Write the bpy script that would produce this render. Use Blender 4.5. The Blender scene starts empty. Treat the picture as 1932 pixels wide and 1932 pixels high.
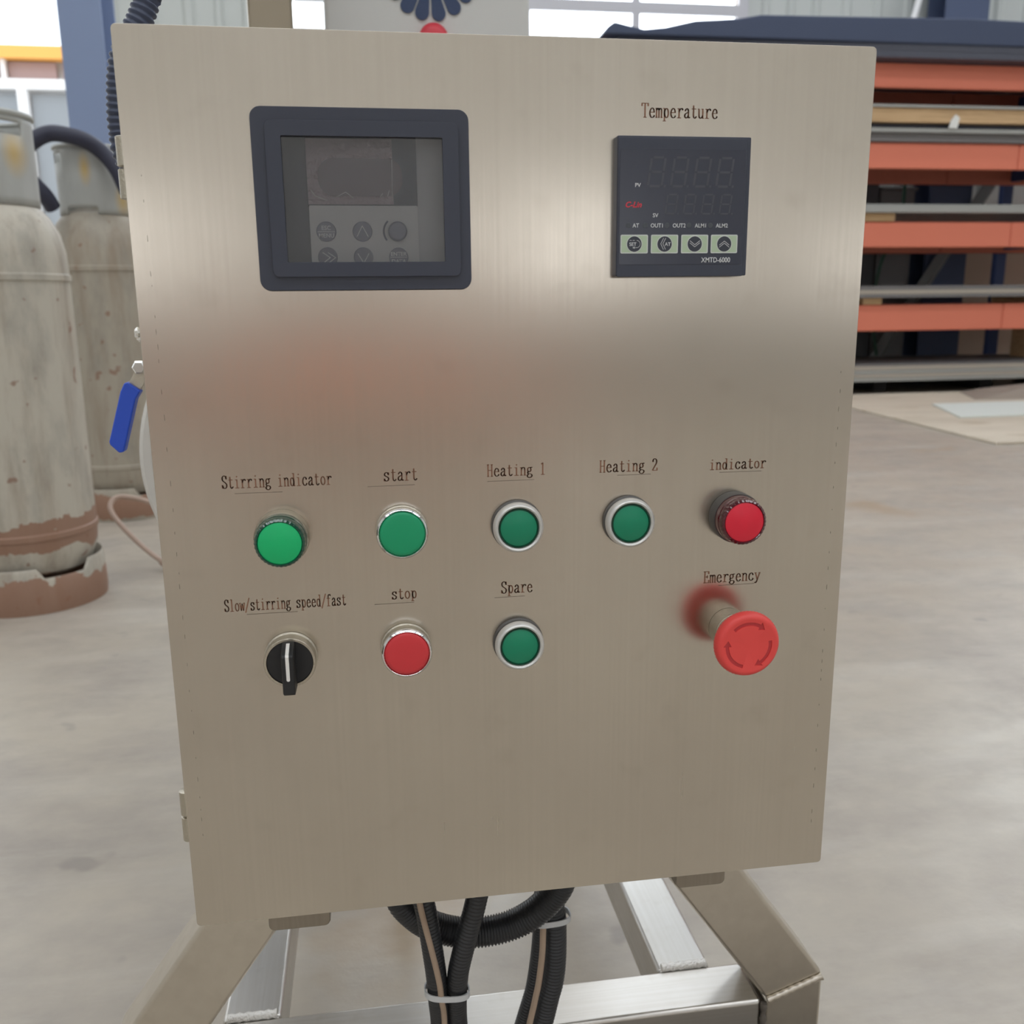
import bpy, bmesh, math, random
from mathutils import Vector, Matrix
random.seed(7)
PI = math.pi
C = bpy.context.scene.collection
S = bpy.context.scene

# ------------------------------------------------------------------ camera
F_PX = 1754.4
CAM = Vector((0.11767, -0.51630, 0.78))
YAW, PITCH, ROLL = math.radians(-8.5099), math.radians(77.3275), math.radians(-0.6264)
RM = Matrix.Rotation(YAW, 3, 'Z') @ Matrix.Rotation(PITCH, 3, 'X') @ Matrix.Rotation(ROLL, 3, 'Z')
cd = bpy.data.cameras.new('camera'); cam = bpy.data.objects.new('camera', cd); C.objects.link(cam)
cam.matrix_world = Matrix.Translation(CAM) @ RM.to_4x4()
cd.sensor_width = 36; cd.sensor_fit = 'HORIZONTAL'; cd.lens = F_PX / 1932 * 36
cd.clip_start = 0.05; cd.clip_end = 200
cd.dof.use_dof = True; cd.dof.focus_distance = 0.585; cd.dof.aperture_fstop = 13.0
S.camera = cam
Z0 = 0.41481            # bottom edge of the cabinet door above the floor

def ray(px, py):
    return RM @ Vector(((px-966)/F_PX, -(py-966)/F_PX, -1))
def at(px, py, Y):      # world point on the vertical plane at depth Y seen at that pixel
    d = ray(px, py); return CAM + d*((Y-CAM.y)/d.y)

# ------------------------------------------------------------------ world and exposure
w = bpy.data.worlds.new('sky'); S.world = w; w.use_nodes = True
nt = w.node_tree; nt.nodes.clear()
bg = nt.nodes.new('ShaderNodeBackground'); wo = nt.nodes.new('ShaderNodeOutputWorld')
bg.inputs['Color'].default_value = (0.88, 0.94, 1.0, 1); bg.inputs['Strength'].default_value = 2.4
nt.links.new(bg.outputs[0], wo.inputs[0])
S.view_settings.view_transform = 'Standard'; S.view_settings.look = 'None'
S.view_settings.gamma = 1; S.view_settings.use_curve_mapping = False
S.view_settings.exposure = 0.0
CEILING_GLOW = 5.0; WINDOW_BACK = 5.5; WINDOW_FRONT = 3.5

# ------------------------------------------------------------------ materials
def srgb(r, g, b):
    f = lambda c: ((c/255+0.055)/1.055)**2.4 if c/255 > 0.04045 else c/255/12.92
    return (f(r), f(g), f(b), 1)
M = {}
def mat(name, col, rough=0.5, metal=0.0, **kw):
    m = bpy.data.materials.new(name); m.use_nodes = True
    b = m.node_tree.nodes['Principled BSDF']
    b.inputs['Base Color'].default_value = col if len(col) == 4 else (*col, 1)
    b.inputs['Roughness'].default_value = rough; b.inputs['Metallic'].default_value = metal
    for k, v in kw.items():
        b.inputs[k.replace('_', ' ')].default_value = v
    M[name] = m; return m
def nodes(m):
    t = m.node_tree; return t, t.nodes['Principled BSDF']
def N(t, kind, **kw):
    n = t.nodes.new('ShaderNode'+kind)
    for k, v in kw.items(): setattr(n, k, v)
    return n
def noise_fac(t, scale, detail=4, vec=(1, 1, 1), lo=0.35, hi=0.65, rough=0.55, loc=(0, 0, 0)):
    tc = N(t, 'TexCoord'); mp = N(t, 'Mapping'); mp.inputs['Scale'].default_value = vec; mp.inputs['Location'].default_value = loc
    nz = N(t, 'TexNoise'); nz.inputs['Scale'].default_value = scale; nz.inputs['Detail'].default_value = detail; nz.inputs['Roughness'].default_value = rough
    t.links.new(tc.outputs['Object'], mp.inputs[0]); t.links.new(mp.outputs[0], nz.inputs['Vector'])
    mr = N(t, 'MapRange'); mr.inputs[1].default_value = lo; mr.inputs[2].default_value = hi
    t.links.new(nz.outputs['Fac'], mr.inputs[0]); return mr.outputs[0]
def mixc(t, fac, a, b):
    n = N(t, 'Mix', data_type='RGBA'); 
    if hasattr(fac, 'links'): t.links.new(fac, n.inputs[0])
    else: n.inputs[0].default_value = fac
    for s, v in ((n.inputs[6], a), (n.inputs[7], b)):
        if hasattr(v, 'links'): t.links.new(v, s)
        else: s.default_value = v
    return n.outputs[2]
def math2(t, op, a, b=None, clamp=False):
    n = N(t, 'Math', operation=op, use_clamp=clamp)
    for i, v in enumerate((a, b)):
        if v is None: continue
        if hasattr(v, 'links'): t.links.new(v, n.inputs[i])
        else: n.inputs[i].default_value = v
    return n.outputs[0]
def bump(t, b, h, strength=0.1, dist=0.001):
    n = N(t, 'Bump'); n.inputs['Strength'].default_value = strength; n.inputs['Distance'].default_value = dist
    t.links.new(h, n.inputs['Height']); t.links.new(n.outputs[0], b.inputs['Normal'])

def brushed(name, col, dark, rough, aniso, tangent, grain, rvar=0.08, smudge=6, grainc=0.3):
    m = mat(name, col, rough, 1.0); t, b = nodes(m)
    b.inputs['Anisotropic'].default_value = aniso
    # scatter spreads across the grain: tangent = surface normal x grain axis
    ge = N(t, 'NewGeometry'); cr = N(t, 'VectorMath', operation='CROSS_PRODUCT'); cr.inputs[1].default_value = tangent
    t.links.new(ge.outputs['Normal'], cr.inputs[0])
    av = N(t, 'VectorMath', operation='ADD'); av.inputs[1].default_value = (.012, .017, .014)
    t.links.new(cr.outputs[0], av.inputs[0]); t.links.new(av.outputs[0], b.inputs['Tangent'])
    g = noise_fac(t, 1.0, 3, grain, 0.3, 0.7)
    s = noise_fac(t, smudge, 5, (1, 1, 0.8), 0.35, 0.75, 0.6)
    s2 = noise_fac(t, smudge*5, 3, (1, 1, 1), 0.60, 0.78, 0.5, (3, 1, 2))
    c = mixc(t, math2(t, 'MULTIPLY', g, grainc), col, dark)
    c = mixc(t, math2(t, 'MULTIPLY', s, 0.35), c, dark)
    c = mixc(t, math2(t, 'MULTIPLY', s2, 0.35), c, dark)
    t.links.new(c, b.inputs['Base Color'])
    r = math2(t, 'ADD', math2(t, 'MULTIPLY', s, rvar), rough)
    r = math2(t, 'ADD', math2(t, 'MULTIPLY', g, 0.02), r)
    t.links.new(r, b.inputs['Roughness'])
    return m
brushed('brushed_door', (0.605, 0.552, 0.478, 1), (0.455, 0.405, 0.34, 1), 0.21, 0.5, (0, 0, 1), (420, 0, 5), rvar=0.06, smudge=7, grainc=0.16)
brushed('steel_side', (0.58, 0.54, 0.48, 1), (0.42, 0.38, 0.33, 1), 0.33, 0.3, (0, 0, 1), (400, 400, 8))
brushed('tube_x', (0.62, 0.60, 0.57, 1), (0.42, 0.38, 0.32, 1), 0.27, 0.4, (1, 0, 0), (5, 300, 300), smudge=9)
brushed('tube_y', (0.60, 0.585, 0.56, 1), (0.42, 0.39, 0.34, 1), 0.27, 0.4, (0, 1, 0), (300, 5, 300), smudge=9)
brushed('tube_dull', (0.64, 0.59, 0.51, 1), (0.47, 0.42, 0.35, 1), 0.36, 0.2, (0, 0, 1), (60, 60, 60), smudge=9)
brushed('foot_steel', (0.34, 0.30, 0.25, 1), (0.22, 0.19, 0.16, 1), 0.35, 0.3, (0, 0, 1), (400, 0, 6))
mat('weld', (0.62, 0.57, 0.48), 0.42, 1.0); t, b = nodes(M['weld']); bump(t, b, noise_fac(t, 400, 3), 0.8, 0.002)
mat('weld_bright', (0.80, 0.78, 0.74), 0.45, 0.6); t, b = nodes(M['weld_bright']); bump(t, b, noise_fac(t, 500, 3), 0.6, 0.001)
mat('weld_dark', (0.20, 0.18, 0.16), 0.5, 0.8)
mat('chrome', (0.80, 0.80, 0.80), 0.09, 1.0)
mat('collar_steel', (0.50, 0.46, 0.38), 0.30, 1.0); t, b = nodes(M['collar_steel']); bump(t, b, noise_fac(t, 700, 3), 0.3, 0.0006)
mat('polished_post', (0.36, 0.31, 0.24), 0.10, 1.0); t, b = nodes(M['polished_post']); bump(t, b, noise_fac(t, 7, 2), 0.6, 0.01)
mat('bright_nut', (0.85, 0.83, 0.78), 0.15, 1.0)
mat('pearl_bezel', (0.62, 0.61, 0.585), 0.28, 0.35)
mat('dark_collar', (0.09, 0.085, 0.08), 0.45, 0.2)
mat('black_plastic_hazed', (0.038, 0.044, 0.066), 0.38)  # black base lifted bluish, lens haze put into the colour
mat('black_gloss_hazed', (0.036, 0.040, 0.060), 0.20)  # gloss black lifted the same way, its colour carries the haze
mat('selector_black', (0.012, 0.012, 0.013), 0.5)
mat('selector_stripe', (0.78, 0.76, 0.72), 0.45)
mat('green_cap', srgb(6, 152, 102), 0.40)
mat('green_dark_cap', srgb(0, 130, 94), 0.34)
mat('green_rim', (0.002, 0.045, 0.022), 0.15)
mat('green_lens', srgb(0, 184, 110), 0.36)
mat('green_lens_rim', (0.002, 0.05, 0.028), 0.10, Coat_Weight=0.5)
mat('red_lens', srgb(218, 30, 56), 0.34)
mat('red_lens_rim', (0.07, 0.004, 0.010), 0.10, Coat_Weight=0.5)
mat('red_cap', srgb(206, 52, 58), 0.42)
mat('red_mushroom', srgb(226, 72, 68), 0.42)
mat('red_recess_shade', srgb(186, 50, 54), 0.5)  # darker copy of the head's red, recess shade put into the colour
mat('ink', srgb(134, 94, 72), 0.65)
mat('scribe', srgb(104, 92, 80), 0.6)
mat('white_print', (0.62, 0.63, 0.64), 0.5)
mat('logo_red', srgb(208, 56, 72), 0.5)
mat('segment', (0.060, 0.062, 0.078), 0.30)
mat('led_off', (0.060, 0.068, 0.080), 0.4)
mat('key_pale', srgb(176, 194, 166), 0.5)
mat('key_edge', (0.60, 0.63, 0.60), 0.5)
mat('key_dark', (0.035, 0.04, 0.055), 0.45)
mat('keypad_grey', (0.60, 0.61, 0.60), 0.55)
mat('keypad_side', (0.48, 0.49, 0.50), 0.5)
mat('keypad_film', (0.32, 0.26, 0.28), 0.3); t, b = nodes(M['keypad_film']); bump(t, b, noise_fac(t, 60, 4), 0.5, 0.004)
mat('keypad_screen', (0.15, 0.115, 0.135), 0.25)
mat('keypad_key', (0.19, 0.20, 0.26), 0.4)
mat('keypad_print', (0.75, 0.77, 0.77), 0.5)
mat('gasket', (0.01, 0.01, 0.012), 0.7)
mat('film_crease', (0.5, 0.48, 0.46), 0.15)
mat('conduit', (0.024, 0.025, 0.028), 0.36)
mat('conduit_blue', (0.040, 0.052, 0.095), 0.45)
mat('cord', srgb(172, 150, 130), 0.6)
mat('cable_tie', (0.62, 0.63, 0.64), 0.55)
mat('blue_grip', srgb(40, 82, 200), 0.42)
mat('hose_pink', srgb(178, 156, 142), 0.6)
mat('tank_paint', (0.62, 0.60, 0.56), 0.4)
mat('tank_inner', (0.36, 0.34, 0.31), 0.6)
mat('housing', (0.60, 0.60, 0.58), 0.45)
mat('vent_dark', (0.028, 0.050, 0.12), 0.4)
mat('red_knob', srgb(206, 52, 66), 0.4)
mat('column_blue', srgb(128, 144, 176), 0.55)
mat('column_dark', srgb(78, 90, 118), 0.6)
mat('wall_panel', (0.58, 0.61, 0.585), 0.5)
mat('wall_lower', (0.50, 0.40, 0.31), 0.8)
mat('window_frame', (0.60, 0.60, 0.63), 0.5)
mat('roof_sheet', (0.50, 0.51, 0.52), 0.7)
mat('hall_wall', (0.74, 0.73, 0.70), 0.8)
mat('hall_dado', (0.24, 0.225, 0.21), 0.8)
mat('beam_orange', srgb(226, 128, 102), 0.55)
mat('upright_blue', srgb(62, 78, 124), 0.5)
mat('plate_pale', (0.36, 0.36, 0.34), 0.45, 0.3)
mat('plate_grey', (0.20, 0.19, 0.19), 0.55, 0.3)
mat('plate_dark', (0.075, 0.080, 0.105), 0.55, 0.2)
mat('plate_tan', (0.40, 0.35, 0.29), 0.6)
mat('timber', (0.55, 0.36, 0.19), 0.7)
mat('skid_dark', (0.035, 0.033, 0.032), 0.8)
mat('tarp', (0.045, 0.062, 0.115), 0.6)
mat('dark_machine', (0.085, 0.09, 0.10), 0.6)
mat('grey_machine', (0.20, 0.205, 0.21), 0.6)
mat('brace_grey', (0.20, 0.205, 0.20), 0.6)
mat('green_hose', (0.02, 0.08, 0.05), 0.5)
mat('white_scrap', (0.75, 0.75, 0.72), 0.6)
mat('board_white', (0.68, 0.72, 0.68), 0.5)
mat('cardboard', (0.28, 0.23, 0.19), 0.8)
mat('black_rubber', (0.024, 0.026, 0.050), 0.5)
mat('brass', (0.72, 0.55, 0.28), 0.25, 1.0)
mat('out_wall', (0.62, 0.64, 0.66), 0.7)
mat('out_white', (0.90, 0.90, 0.90), 0.6)
mat('out_orange', (0.95, 0.48, 0.12), 0.6)
mat('out_pink', (0.42, 0.30, 0.29), 0.5)
mat('out_glass', (0.32, 0.35, 0.38), 0.3)
mat('out_ground', (0.55, 0.52, 0.48), 0.9)
mat('crate_orange', srgb(236, 158, 128), 0.6)

def emit(name, col, s):
    m = bpy.data.materials.new(name); m.use_nodes = True; t = m.node_tree; t.nodes.clear()
    e = N(t, 'Emission'); o = N(t, 'OutputMaterial'); e.inputs[0].default_value = (*col, 1); e.inputs[1].default_value = s
    t.links.new(e.outputs[0], o.inputs[0]); M[name] = m
emit('added_ceiling_glow', (0.94, 0.97, 1.0), CEILING_GLOW)  # emission of the added ceiling strips
emit('pane_back', (0.86, 0.93, 1.0), WINDOW_BACK)
emit('pane_front', (0.97, 0.98, 1.0), WINDOW_FRONT)

def glass_mat():
    m = bpy.data.materials.new('display_glass'); m.use_nodes = True; t = m.node_tree; t.nodes.clear()
    tr = N(t, 'BsdfTransparent'); tr.inputs[0].default_value = (0.95, 0.95, 0.96, 1)
    gl = N(t, 'BsdfGlossy'); gl.inputs['Roughness'].default_value = 0.03
    fr = N(t, 'Fresnel'); fr.inputs[0].default_value = 1.7
    mx = N(t, 'MixShader'); o = N(t, 'OutputMaterial')
    t.links.new(fr.outputs[0], mx.inputs[0]); t.links.new(tr.outputs[0], mx.inputs[1]); t.links.new(gl.outputs[0], mx.inputs[2])
    t.links.new(mx.outputs[0], o.inputs[0]); M['display_glass'] = m
glass_mat()

def floor_mat():
    m = mat('concrete', (0.4, 0.36, 0.32), 0.42); t, b = nodes(m)
    big = noise_fac(t, 0.9, 5, (1, 1, 1), 0.35, 0.68, 0.6)
    mid = noise_fac(t, 3.2, 6, (1, 1.5, 1), 0.42, 0.72, 0.65, (4, 2, 0))
    streak = noise_fac(t, 2.4, 6, (0.45, 1.9, 1), 0.50, 0.78, 0.7, (9, 5, 0))
    fine = noise_fac(t, 16, 5, (1, 1.2, 1), 0.3, 0.8, 0.65)
    stain = noise_fac(t, 1.7, 5, (1, 1.2, 1), 0.64, 0.70, 0.5, (1.3, 7.7, 0))
    spot = noise_fac(t, 11, 2, (1, 1, 1), 0.70, 0.76, 0.4, (2, 9, 0))
    c = mixc(t, big, (0.39, 0.345, 0.285, 1), (0.475, 0.43, 0.355, 1))
    c = mixc(t, math2(t, 'MULTIPLY', mid, 0.70), c, (0.265, 0.232, 0.205, 1))
    c = mixc(t, math2(t, 'MULTIPLY', streak, 0.65), c, (0.54, 0.505, 0.445, 1))
    c = mixc(t, math2(t, 'MULTIPLY', fine, 0.28), c, (0.27, 0.245, 0.225, 1))
    c = mixc(t, math2(t, 'MULTIPLY', stain, 0.5), c, (0.34, 0.24, 0.14, 1))
    c = mixc(t, math2(t, 'MULTIPLY', spot, 0.4), c, (0.17, 0.15, 0.14, 1))
    t.links.new(c, b.inputs['Base Color'])
    r = math2(t, 'ADD', math2(t, 'MULTIPLY', mid, 0.20), 0.31); t.links.new(r, b.inputs['Roughness'])
    bump(t, b, fine, 0.12, 0.004)
floor_mat()

def plywood_mat():
    m = mat('plywood', (0.56, 0.49, 0.39), 0.6); t, b = nodes(m)
    n1 = noise_fac(t, 2.5, 5, (0.6, 1.5, 1), 0.35, 0.7)
    n2 = noise_fac(t, 2.2, 4, (0.8, 2, 1), 0.60, 0.70, 0.5, (3, 4, 0))
    c = mixc(t, n1, (0.60, 0.53, 0.43, 1), (0.50, 0.435, 0.345, 1))
    c = mixc(t, math2(t, 'MULTIPLY', n2, 0.6), c, (0.30, 0.22, 0.12, 1))
    t.links.new(c, b.inputs['Base Color'])
plywood_mat()

def cylinder_mat(name, rust_h, seed, paint=(0.50, 0.465, 0.39, 1)):
    m = mat(name, paint, 0.55); t, b = nodes(m)
    tc = N(t, 'TexCoord'); sp = N(t, 'SeparateXYZ'); t.links.new(tc.outputs['Object'], sp.inputs[0])
    streaks = noise_fac(t, 6, 6, (3, 3, 0.45), 0.45, 0.75, 0.65, (seed, 0, 0))
    blot = noise_fac(t, 7, 6, (1.4, 1.4, 0.6), 0.48, 0.70, 0.65, (0, seed, 2))
    edge = noise_fac(t, 7, 5, (1, 1, 1), 0.0, 1.0, 0.6, (seed, seed, 0))
    spots = noise_fac(t, 26, 3, (1, 1, 1), 0.69, 0.72, 0.4, (seed, 3, 1))
    c = mixc(t, math2(t, 'MULTIPLY', streaks, 0.85), paint, (0.26, 0.20, 0.145, 1))
    c = mixc(t, math2(t, 'MULTIPLY', blot, 0.5), c, (0.19, 0.18, 0.16, 1))
    c = mixc(t, math2(t, 'MULTIPLY', spots, 0.7), c, (0.22, 0.11, 0.07, 1))
    # rust band round the lower weld seam, with a ragged upper edge, and on the foot ring
    z = math2(t, 'ADD', sp.outputs[2], math2(t, 'MULTIPLY', math2(t, 'SUBTRACT', edge, 0.5), -0.16))
    for lo, hi in rust_h:
        up = math2(t, 'GREATER_THAN', z, lo); dn = math2(t, 'LESS_THAN', z, hi)
        c = mixc(t, math2(t, 'MULTIPLY', math2(t, 'MULTIPLY', up, dn), 0.85), c, (0.27, 0.135, 0.082, 1))
    t.links.new(c, b.inputs['Base Color'])
    bump(t, b, edge, 0.2, 0.01)
cylinder_mat('cylinder_paint', ((0.165, 0.235), (-0.2, 0.085)), 3.0)
cylinder_mat('cylinder_paint_dull', ((0.02, 0.10),), 8.0, (0.38, 0.34, 0.275, 1))
def collar_mat():
    m = mat('collar_paint', (0.40, 0.41, 0.39), 0.5); t, b = nodes(m)
    n1 = noise_fac(t, 5, 5, (2, 2, 0.6), 0.45, 0.75)
    n2 = noise_fac(t, 7, 3, (1.5, 1.5, 0.5), 0.62, 0.70, 0.5, (2, 5, 1))
    c = mixc(t, math2(t, 'MULTIPLY', n1, 0.4), (0.42, 0.43, 0.41, 1), (0.22, 0.21, 0.19, 1))
    tc = N(t, 'TexCoord')
    for px, py, cx, Y in ((22, 285, -.826, 2.03), (160, 318, -.838, 3.10)):     # stencilled ochre smears on the two collars
        p = at(px, py, Y); vs = N(t, 'VectorMath', operation='SUBTRACT'); vs.inputs[1].default_value = (p.x-cx, -.10, p.z)
        t.links.new(tc.outputs['Object'], vs.inputs[0]); sc = N(t, 'VectorMath', operation='MULTIPLY'); sc.inputs[1].default_value = (46, 9, 17)
        t.links.new(vs.outputs[0], sc.inputs[0]); ln = N(t, 'VectorMath', operation='LENGTH'); t.links.new(sc.outputs[0], ln.inputs[0])
        k = math2(t, 'SUBTRACT', 1.15, ln.outputs['Value'], True)
        c = mixc(t, math2(t, 'MULTIPLY', k, 0.9), c, (0.52, 0.35, 0.10, 1))
    t.links.new(c, b.inputs['Base Color'])
collar_mat()
def timber_noise():
    for nm in ('timber',):
        t, b = nodes(M[nm]); n = noise_fac(t, 8, 5, (0.4, 3, 6)); c = mixc(t, n, (0.62, 0.42, 0.23, 1), (0.48, 0.31, 0.16, 1)); t.links.new(c, b.inputs['Base Color'])
timber_noise()

# ------------------------------------------------------------------ mesh helpers
class MB:
    def __init__(s): s.v = []; s.f = []
    def add(s, vs, fs):
        o = len(s.v); s.v += [tuple(v) for v in vs]; s.f += [tuple(i+o for i in f) for f in fs]; return s
    def box(s, x0, x1, y0, y1, z0, z1):
        return s.add([(x0,y0,z0),(x1,y0,z0),(x1,y1,z0),(x0,y1,z0),(x0,y0,z1),(x1,y0,z1),(x1,y1,z1),(x0,y1,z1)],
                     [(3,2,1,0),(4,5,6,7),(0,1,5,4),(1,2,6,5),(2,3,7,6),(3,0,4,7)])
    def prism(s, pts, y0, y1):          # polygon in XZ (counter-clockwise seen from -Y), extruded along Y
        n = len(pts)
        return s.add([(x,y0,z) for x,z in pts]+[(x,y1,z) for x,z in pts],
                     [tuple(range(n)), tuple(range(2*n-1, n-1, -1))]+[(i, i+n, (i+1)%n+n, (i+1)%n) for i in range(n)])
    def prismz(s, pts, z0, z1):
        n = len(pts)
        return s.add([(x,y,z0) for x,y in pts]+[(x,y,z1) for x,y in pts],
                     [tuple(range(n-1,-1,-1)), tuple(range(n, 2*n))]+[(i, (i+1)%n, (i+1)%n+n, i+n) for i in range(n)])
    def lathe(s, prof, n=48, axis='Y', c=(0,0,0), mod=None):   # prof = [(radius, along)], along the axis
        vs = []; fs = []
        for k, (r, a) in enumerate(prof):
            for i in range(n):
                th = 2*PI*i/n; rr = r if mod is None else mod(k, i, r)
                if axis == 'Y': vs.append((c[0]+rr*math.cos(th), c[1]+a, c[2]+rr*math.sin(th)))
                elif axis == 'Z': vs.append((c[0]+rr*math.cos(th), c[1]+rr*math.sin(th), c[2]+a))
                else: vs.append((c[0]+a, c[1]+rr*math.cos(th), c[2]+rr*math.sin(th)))
        for k in range(len(prof)-1):
            for i in range(n):
                j = (i+1)%n; fs.append((k*n+i, k*n+j, (k+1)*n+j, (k+1)*n+i))
        fs.append(tuple(range(n))); fs.append(tuple(range((len(prof)-1)*n, len(prof)*n)))
        return s.add(vs, fs)
    def tube(s, path, r, n=14, rfun=None):
        path = [Vector(p) for p in path]; m = len(path); up = Vector((0,0,1)); vs = []; fs = []
        t0 = (path[1]-path[0]).normalized()
        a = t0.cross(up); a = t0.cross(Vector((1,0,0))) if a.length < 1e-3 else a; a.normalize()
        for k in range(m):
            t = (path[min(k+1,m-1)]-path[max(k-1,0)]).normalized()
            a = (a - t*a.dot(t)).normalized(); b = t.cross(a); rr = r if rfun is None else rfun(k)
            for i in range(n):
                th = 2*PI*i/n; vs.append(path[k]+a*rr*math.cos(th)+b*rr*math.sin(th))
        for k in range(m-1):
            for i in range(n):
                j = (i+1)%n; fs.append((k*n+i, k*n+j, (k+1)*n+j, (k+1)*n+i))
        fs.append(tuple(range(n))); fs.append(tuple(range((m-1)*n, m*n)))
        return s.add(vs, fs)
    def build(s, name, m, parent=None, bevel=0, seg=2, smooth=None, label=None, loc=None):
        me = bpy.data.meshes.new(name); me.from_pydata(s.v, [], s.f)
        bm = bmesh.new(); bm.from_mesh(me); bmesh.ops.recalc_face_normals(bm, faces=bm.faces); bm.to_mesh(me); bm.free()
        me.materials.append(M[m])
        o = bpy.data.objects.new(name, me); C.objects.link(o)
        if parent is not None: o.parent = parent
        if loc is not None: o.location = loc
        if smooth is not None:
            for p in me.polygons: p.use_smooth = True
            me.set_sharp_from_angle(angle=math.radians(smooth))
        if bevel:
            b = o.modifiers.new('bevel', 'BEVEL'); b.width = bevel; b.segments = seg; b.limit_method = 'ANGLE'; b.angle_limit = math.radians(40)
            for p in me.polygons: p.use_smooth = True
            me.set_sharp_from_angle(angle=math.radians(35)) if smooth is None else None
            if smooth is None:
                b.harden_normals = True
        if label: o['label'] = label
        return o

def smoothpath(pts, sub=8):
    pts = [Vector(p) for p in pts]; out = []
    P = [pts[0]*2-pts[1]]+pts+[pts[-1]*2-pts[-2]]
    for i in range(1, len(P)-2):
        for k in range(sub):
            u = k/sub; a, b, c, d = P[i-1], P[i], P[i+1], P[i+2]
            out.append(0.5*((2*b)+(c-a)*u+(2*a-5*b+4*c-d)*u*u+(3*b-a-3*c+d)*u**3))
    out.append(pts[-1]); return out
def resample(pts, step):
    out = [pts[0]]; acc = 0
    for a, b in zip(pts, pts[1:]):
        L = (b-a).length
        while acc+L >= step:
            a = a+(b-a)*((step-acc)/L); L = (b-a).length; out.append(a.copy()); acc = 0
        acc += L
    return out
def empty(name, loc, label, cat, group=None):
    o = bpy.data.objects.new(name, None); C.objects.link(o); o.location = loc; o.empty_display_size = 0.05
    o['label'] = label; o['category'] = cat
    if group: o['group'] = group
    return o
def tag(o, label, cat, group=None):
    o['label'] = label; o['category'] = cat
    if group: o['group'] = group
    return o
def struct(o): o['kind'] = 'structure'; return o

# ------------------------------------------------------------------ the hall
XL, XR, YF, YB, ZC = -8.0, 11.0, -8.6, 8.6, 6.6
fl = MB().box(XL, XR, YF, YB, -0.1, 0).build('floor', 'concrete'); struct(fl)
struct(MB().box(XL-.2, XL, YF, YB, 0, ZC).build('wall_left', 'hall_wall'))
struct(MB().box(XR, XR+.2, YF, YB, 0, ZC).build('wall_right', 'hall_wall'))
ceil = struct(MB().box(XL, XR, YF, YB, ZC, ZC+.1).build('ceiling', 'roof_sheet'))
for k, y in enumerate((-6.2, -2.4, 1.6, 5.6)):
    MB().box(-6.5, 9.5, y-.55, y+.55, ZC-.03, ZC-.004).build('added_light_panel', 'added_ceiling_glow', ceil)  # unseen glowing strips added under the ceiling to light the hall
for x in (-4, 0, 4, 8):
    MB().box(x-.1, x+.1, YF, YB, ZC-.35, ZC-.032).build('roof_beam', 'column_dark', ceil)

# front wall, behind the photographer: a row of windows over a darker dado
wf = struct(MB().box(XL, XR, YF-.2, YF, 0, ZC).build('wall_front', 'hall_wall'))
MB().box(XL, XR, YF, YF+.03, 0, .70).build('dado', 'hall_dado', wf)
for k, (a, b_, z0, z1) in enumerate(((-3.1, -1.5, 1.02, 1.68), (1.25, 2.75, 1.02, 1.68), (4.9, 6.5, .80, 1.40), (-6.8, -5.2, 1.10, 1.85))):
    fr = MB(); fr.box(a-.06, b_+.06, YF, YF+.06, z0-.06, z1+.06)
    f = struct(fr.build('window_%d' % (k+3), 'window_frame'))
    for q in range(2):
        xa = a+(b_-a)*q/2+.02; xb = a+(b_-a)*(q+1)/2-.02
        MB().box(xa, xb, YF+.061, YF+.07, z0, z1).build('pane', 'pane_front', f)

# back wall: ribbed sheet panels over a tan lower wall, a high window, an opening to the yard at left
wb = struct(MB().box(-2.2, XR, YB+.05, YB+.25, 0, ZC).build('wall_back', 'wall_lower'))
OPX = -2.2
hb = MB(); hb.box(XL, OPX, YB+.05, YB+.25, 5.2, ZC); hb.build('lintel', 'wall_lower', wb)
WX0, WX1, WZ0, WZ1 = -0.45, 3.68, 3.16, 5.6
def ribbed(x0, x1, z0, z1):
    mb = MB(); n = 3; p = (x1-x0)/n; pts = []
    for i in range(n):
        a = x0+i*p; pts += [(a, 0), (a+p*.62, 0), (a+p*.72, .035), (a+p*.88, .035), (a+p*.98, 0)]
    pts.append((x1, 0)); vs = []; fs = []
    for x, d in pts: vs += [(x, YB+.045-d, z0), (x, YB+.045-d, z1)]
    for i in range(len(pts)-1): fs.append((2*i, 2*i+2, 2*i+3, 2*i+1))
    mb.add(vs, fs); return mb.build('wall_panel', 'wall_panel', wb)
x = OPX
while x < XR-.1:
    x1 = min(x+.96, XR)
    if x1 <= WX0+.01 or x >= WX1-.01: ribbed(x, x1, 1.45, ZC)
    else:
        a, b_ = x, x1
        ribbed(a, b_, 1.45, WZ0-.1)
        ribbed(a, b_, WZ1+.1, ZC)
        if a < WX0-.05: ribbed(a, WX0-.08, WZ0-.1, WZ1+.1)
        if b_ > WX1+.05: ribbed(WX1+.08, b_, WZ0-.1, WZ1+.1)
    x = x1
# the high window: frame bars and bright panes, two rows in view
wfm = MB()
wfm.box(WX0-.09, WX1+.09, YB-.02, YB+.04, WZ0-.10, WZ0)
wfm.box(WX0-.09, WX1+.09, YB-.02, YB+.04, WZ1, WZ1+.10)
wfm.box(WX0-.09, WX0, YB-.02, YB+.04, WZ0, WZ1); wfm.box(WX1, WX1+.09, YB-.02, YB+.04, WZ0, WZ1)
wfm.box(WX0, WX1, YB-.02, YB+.04, 3.375, 3.475)
wfm.box(WX0, WX1, YB-.02, YB+.04, 4.45, 4.52)
cols = [WX0, 0.62, 1.66, 2.69, WX1]
for c in cols[1:-1]:
    for z0, z1 in ((WZ0, 3.375), (3.475, 4.45), (4.52, WZ1)): wfm.box(c-.035, c+.035, YB-.018, YB+.038, z0+.0005, z1-.0005)
win1 = struct(wfm.build('window_1', 'window_frame'))
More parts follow.
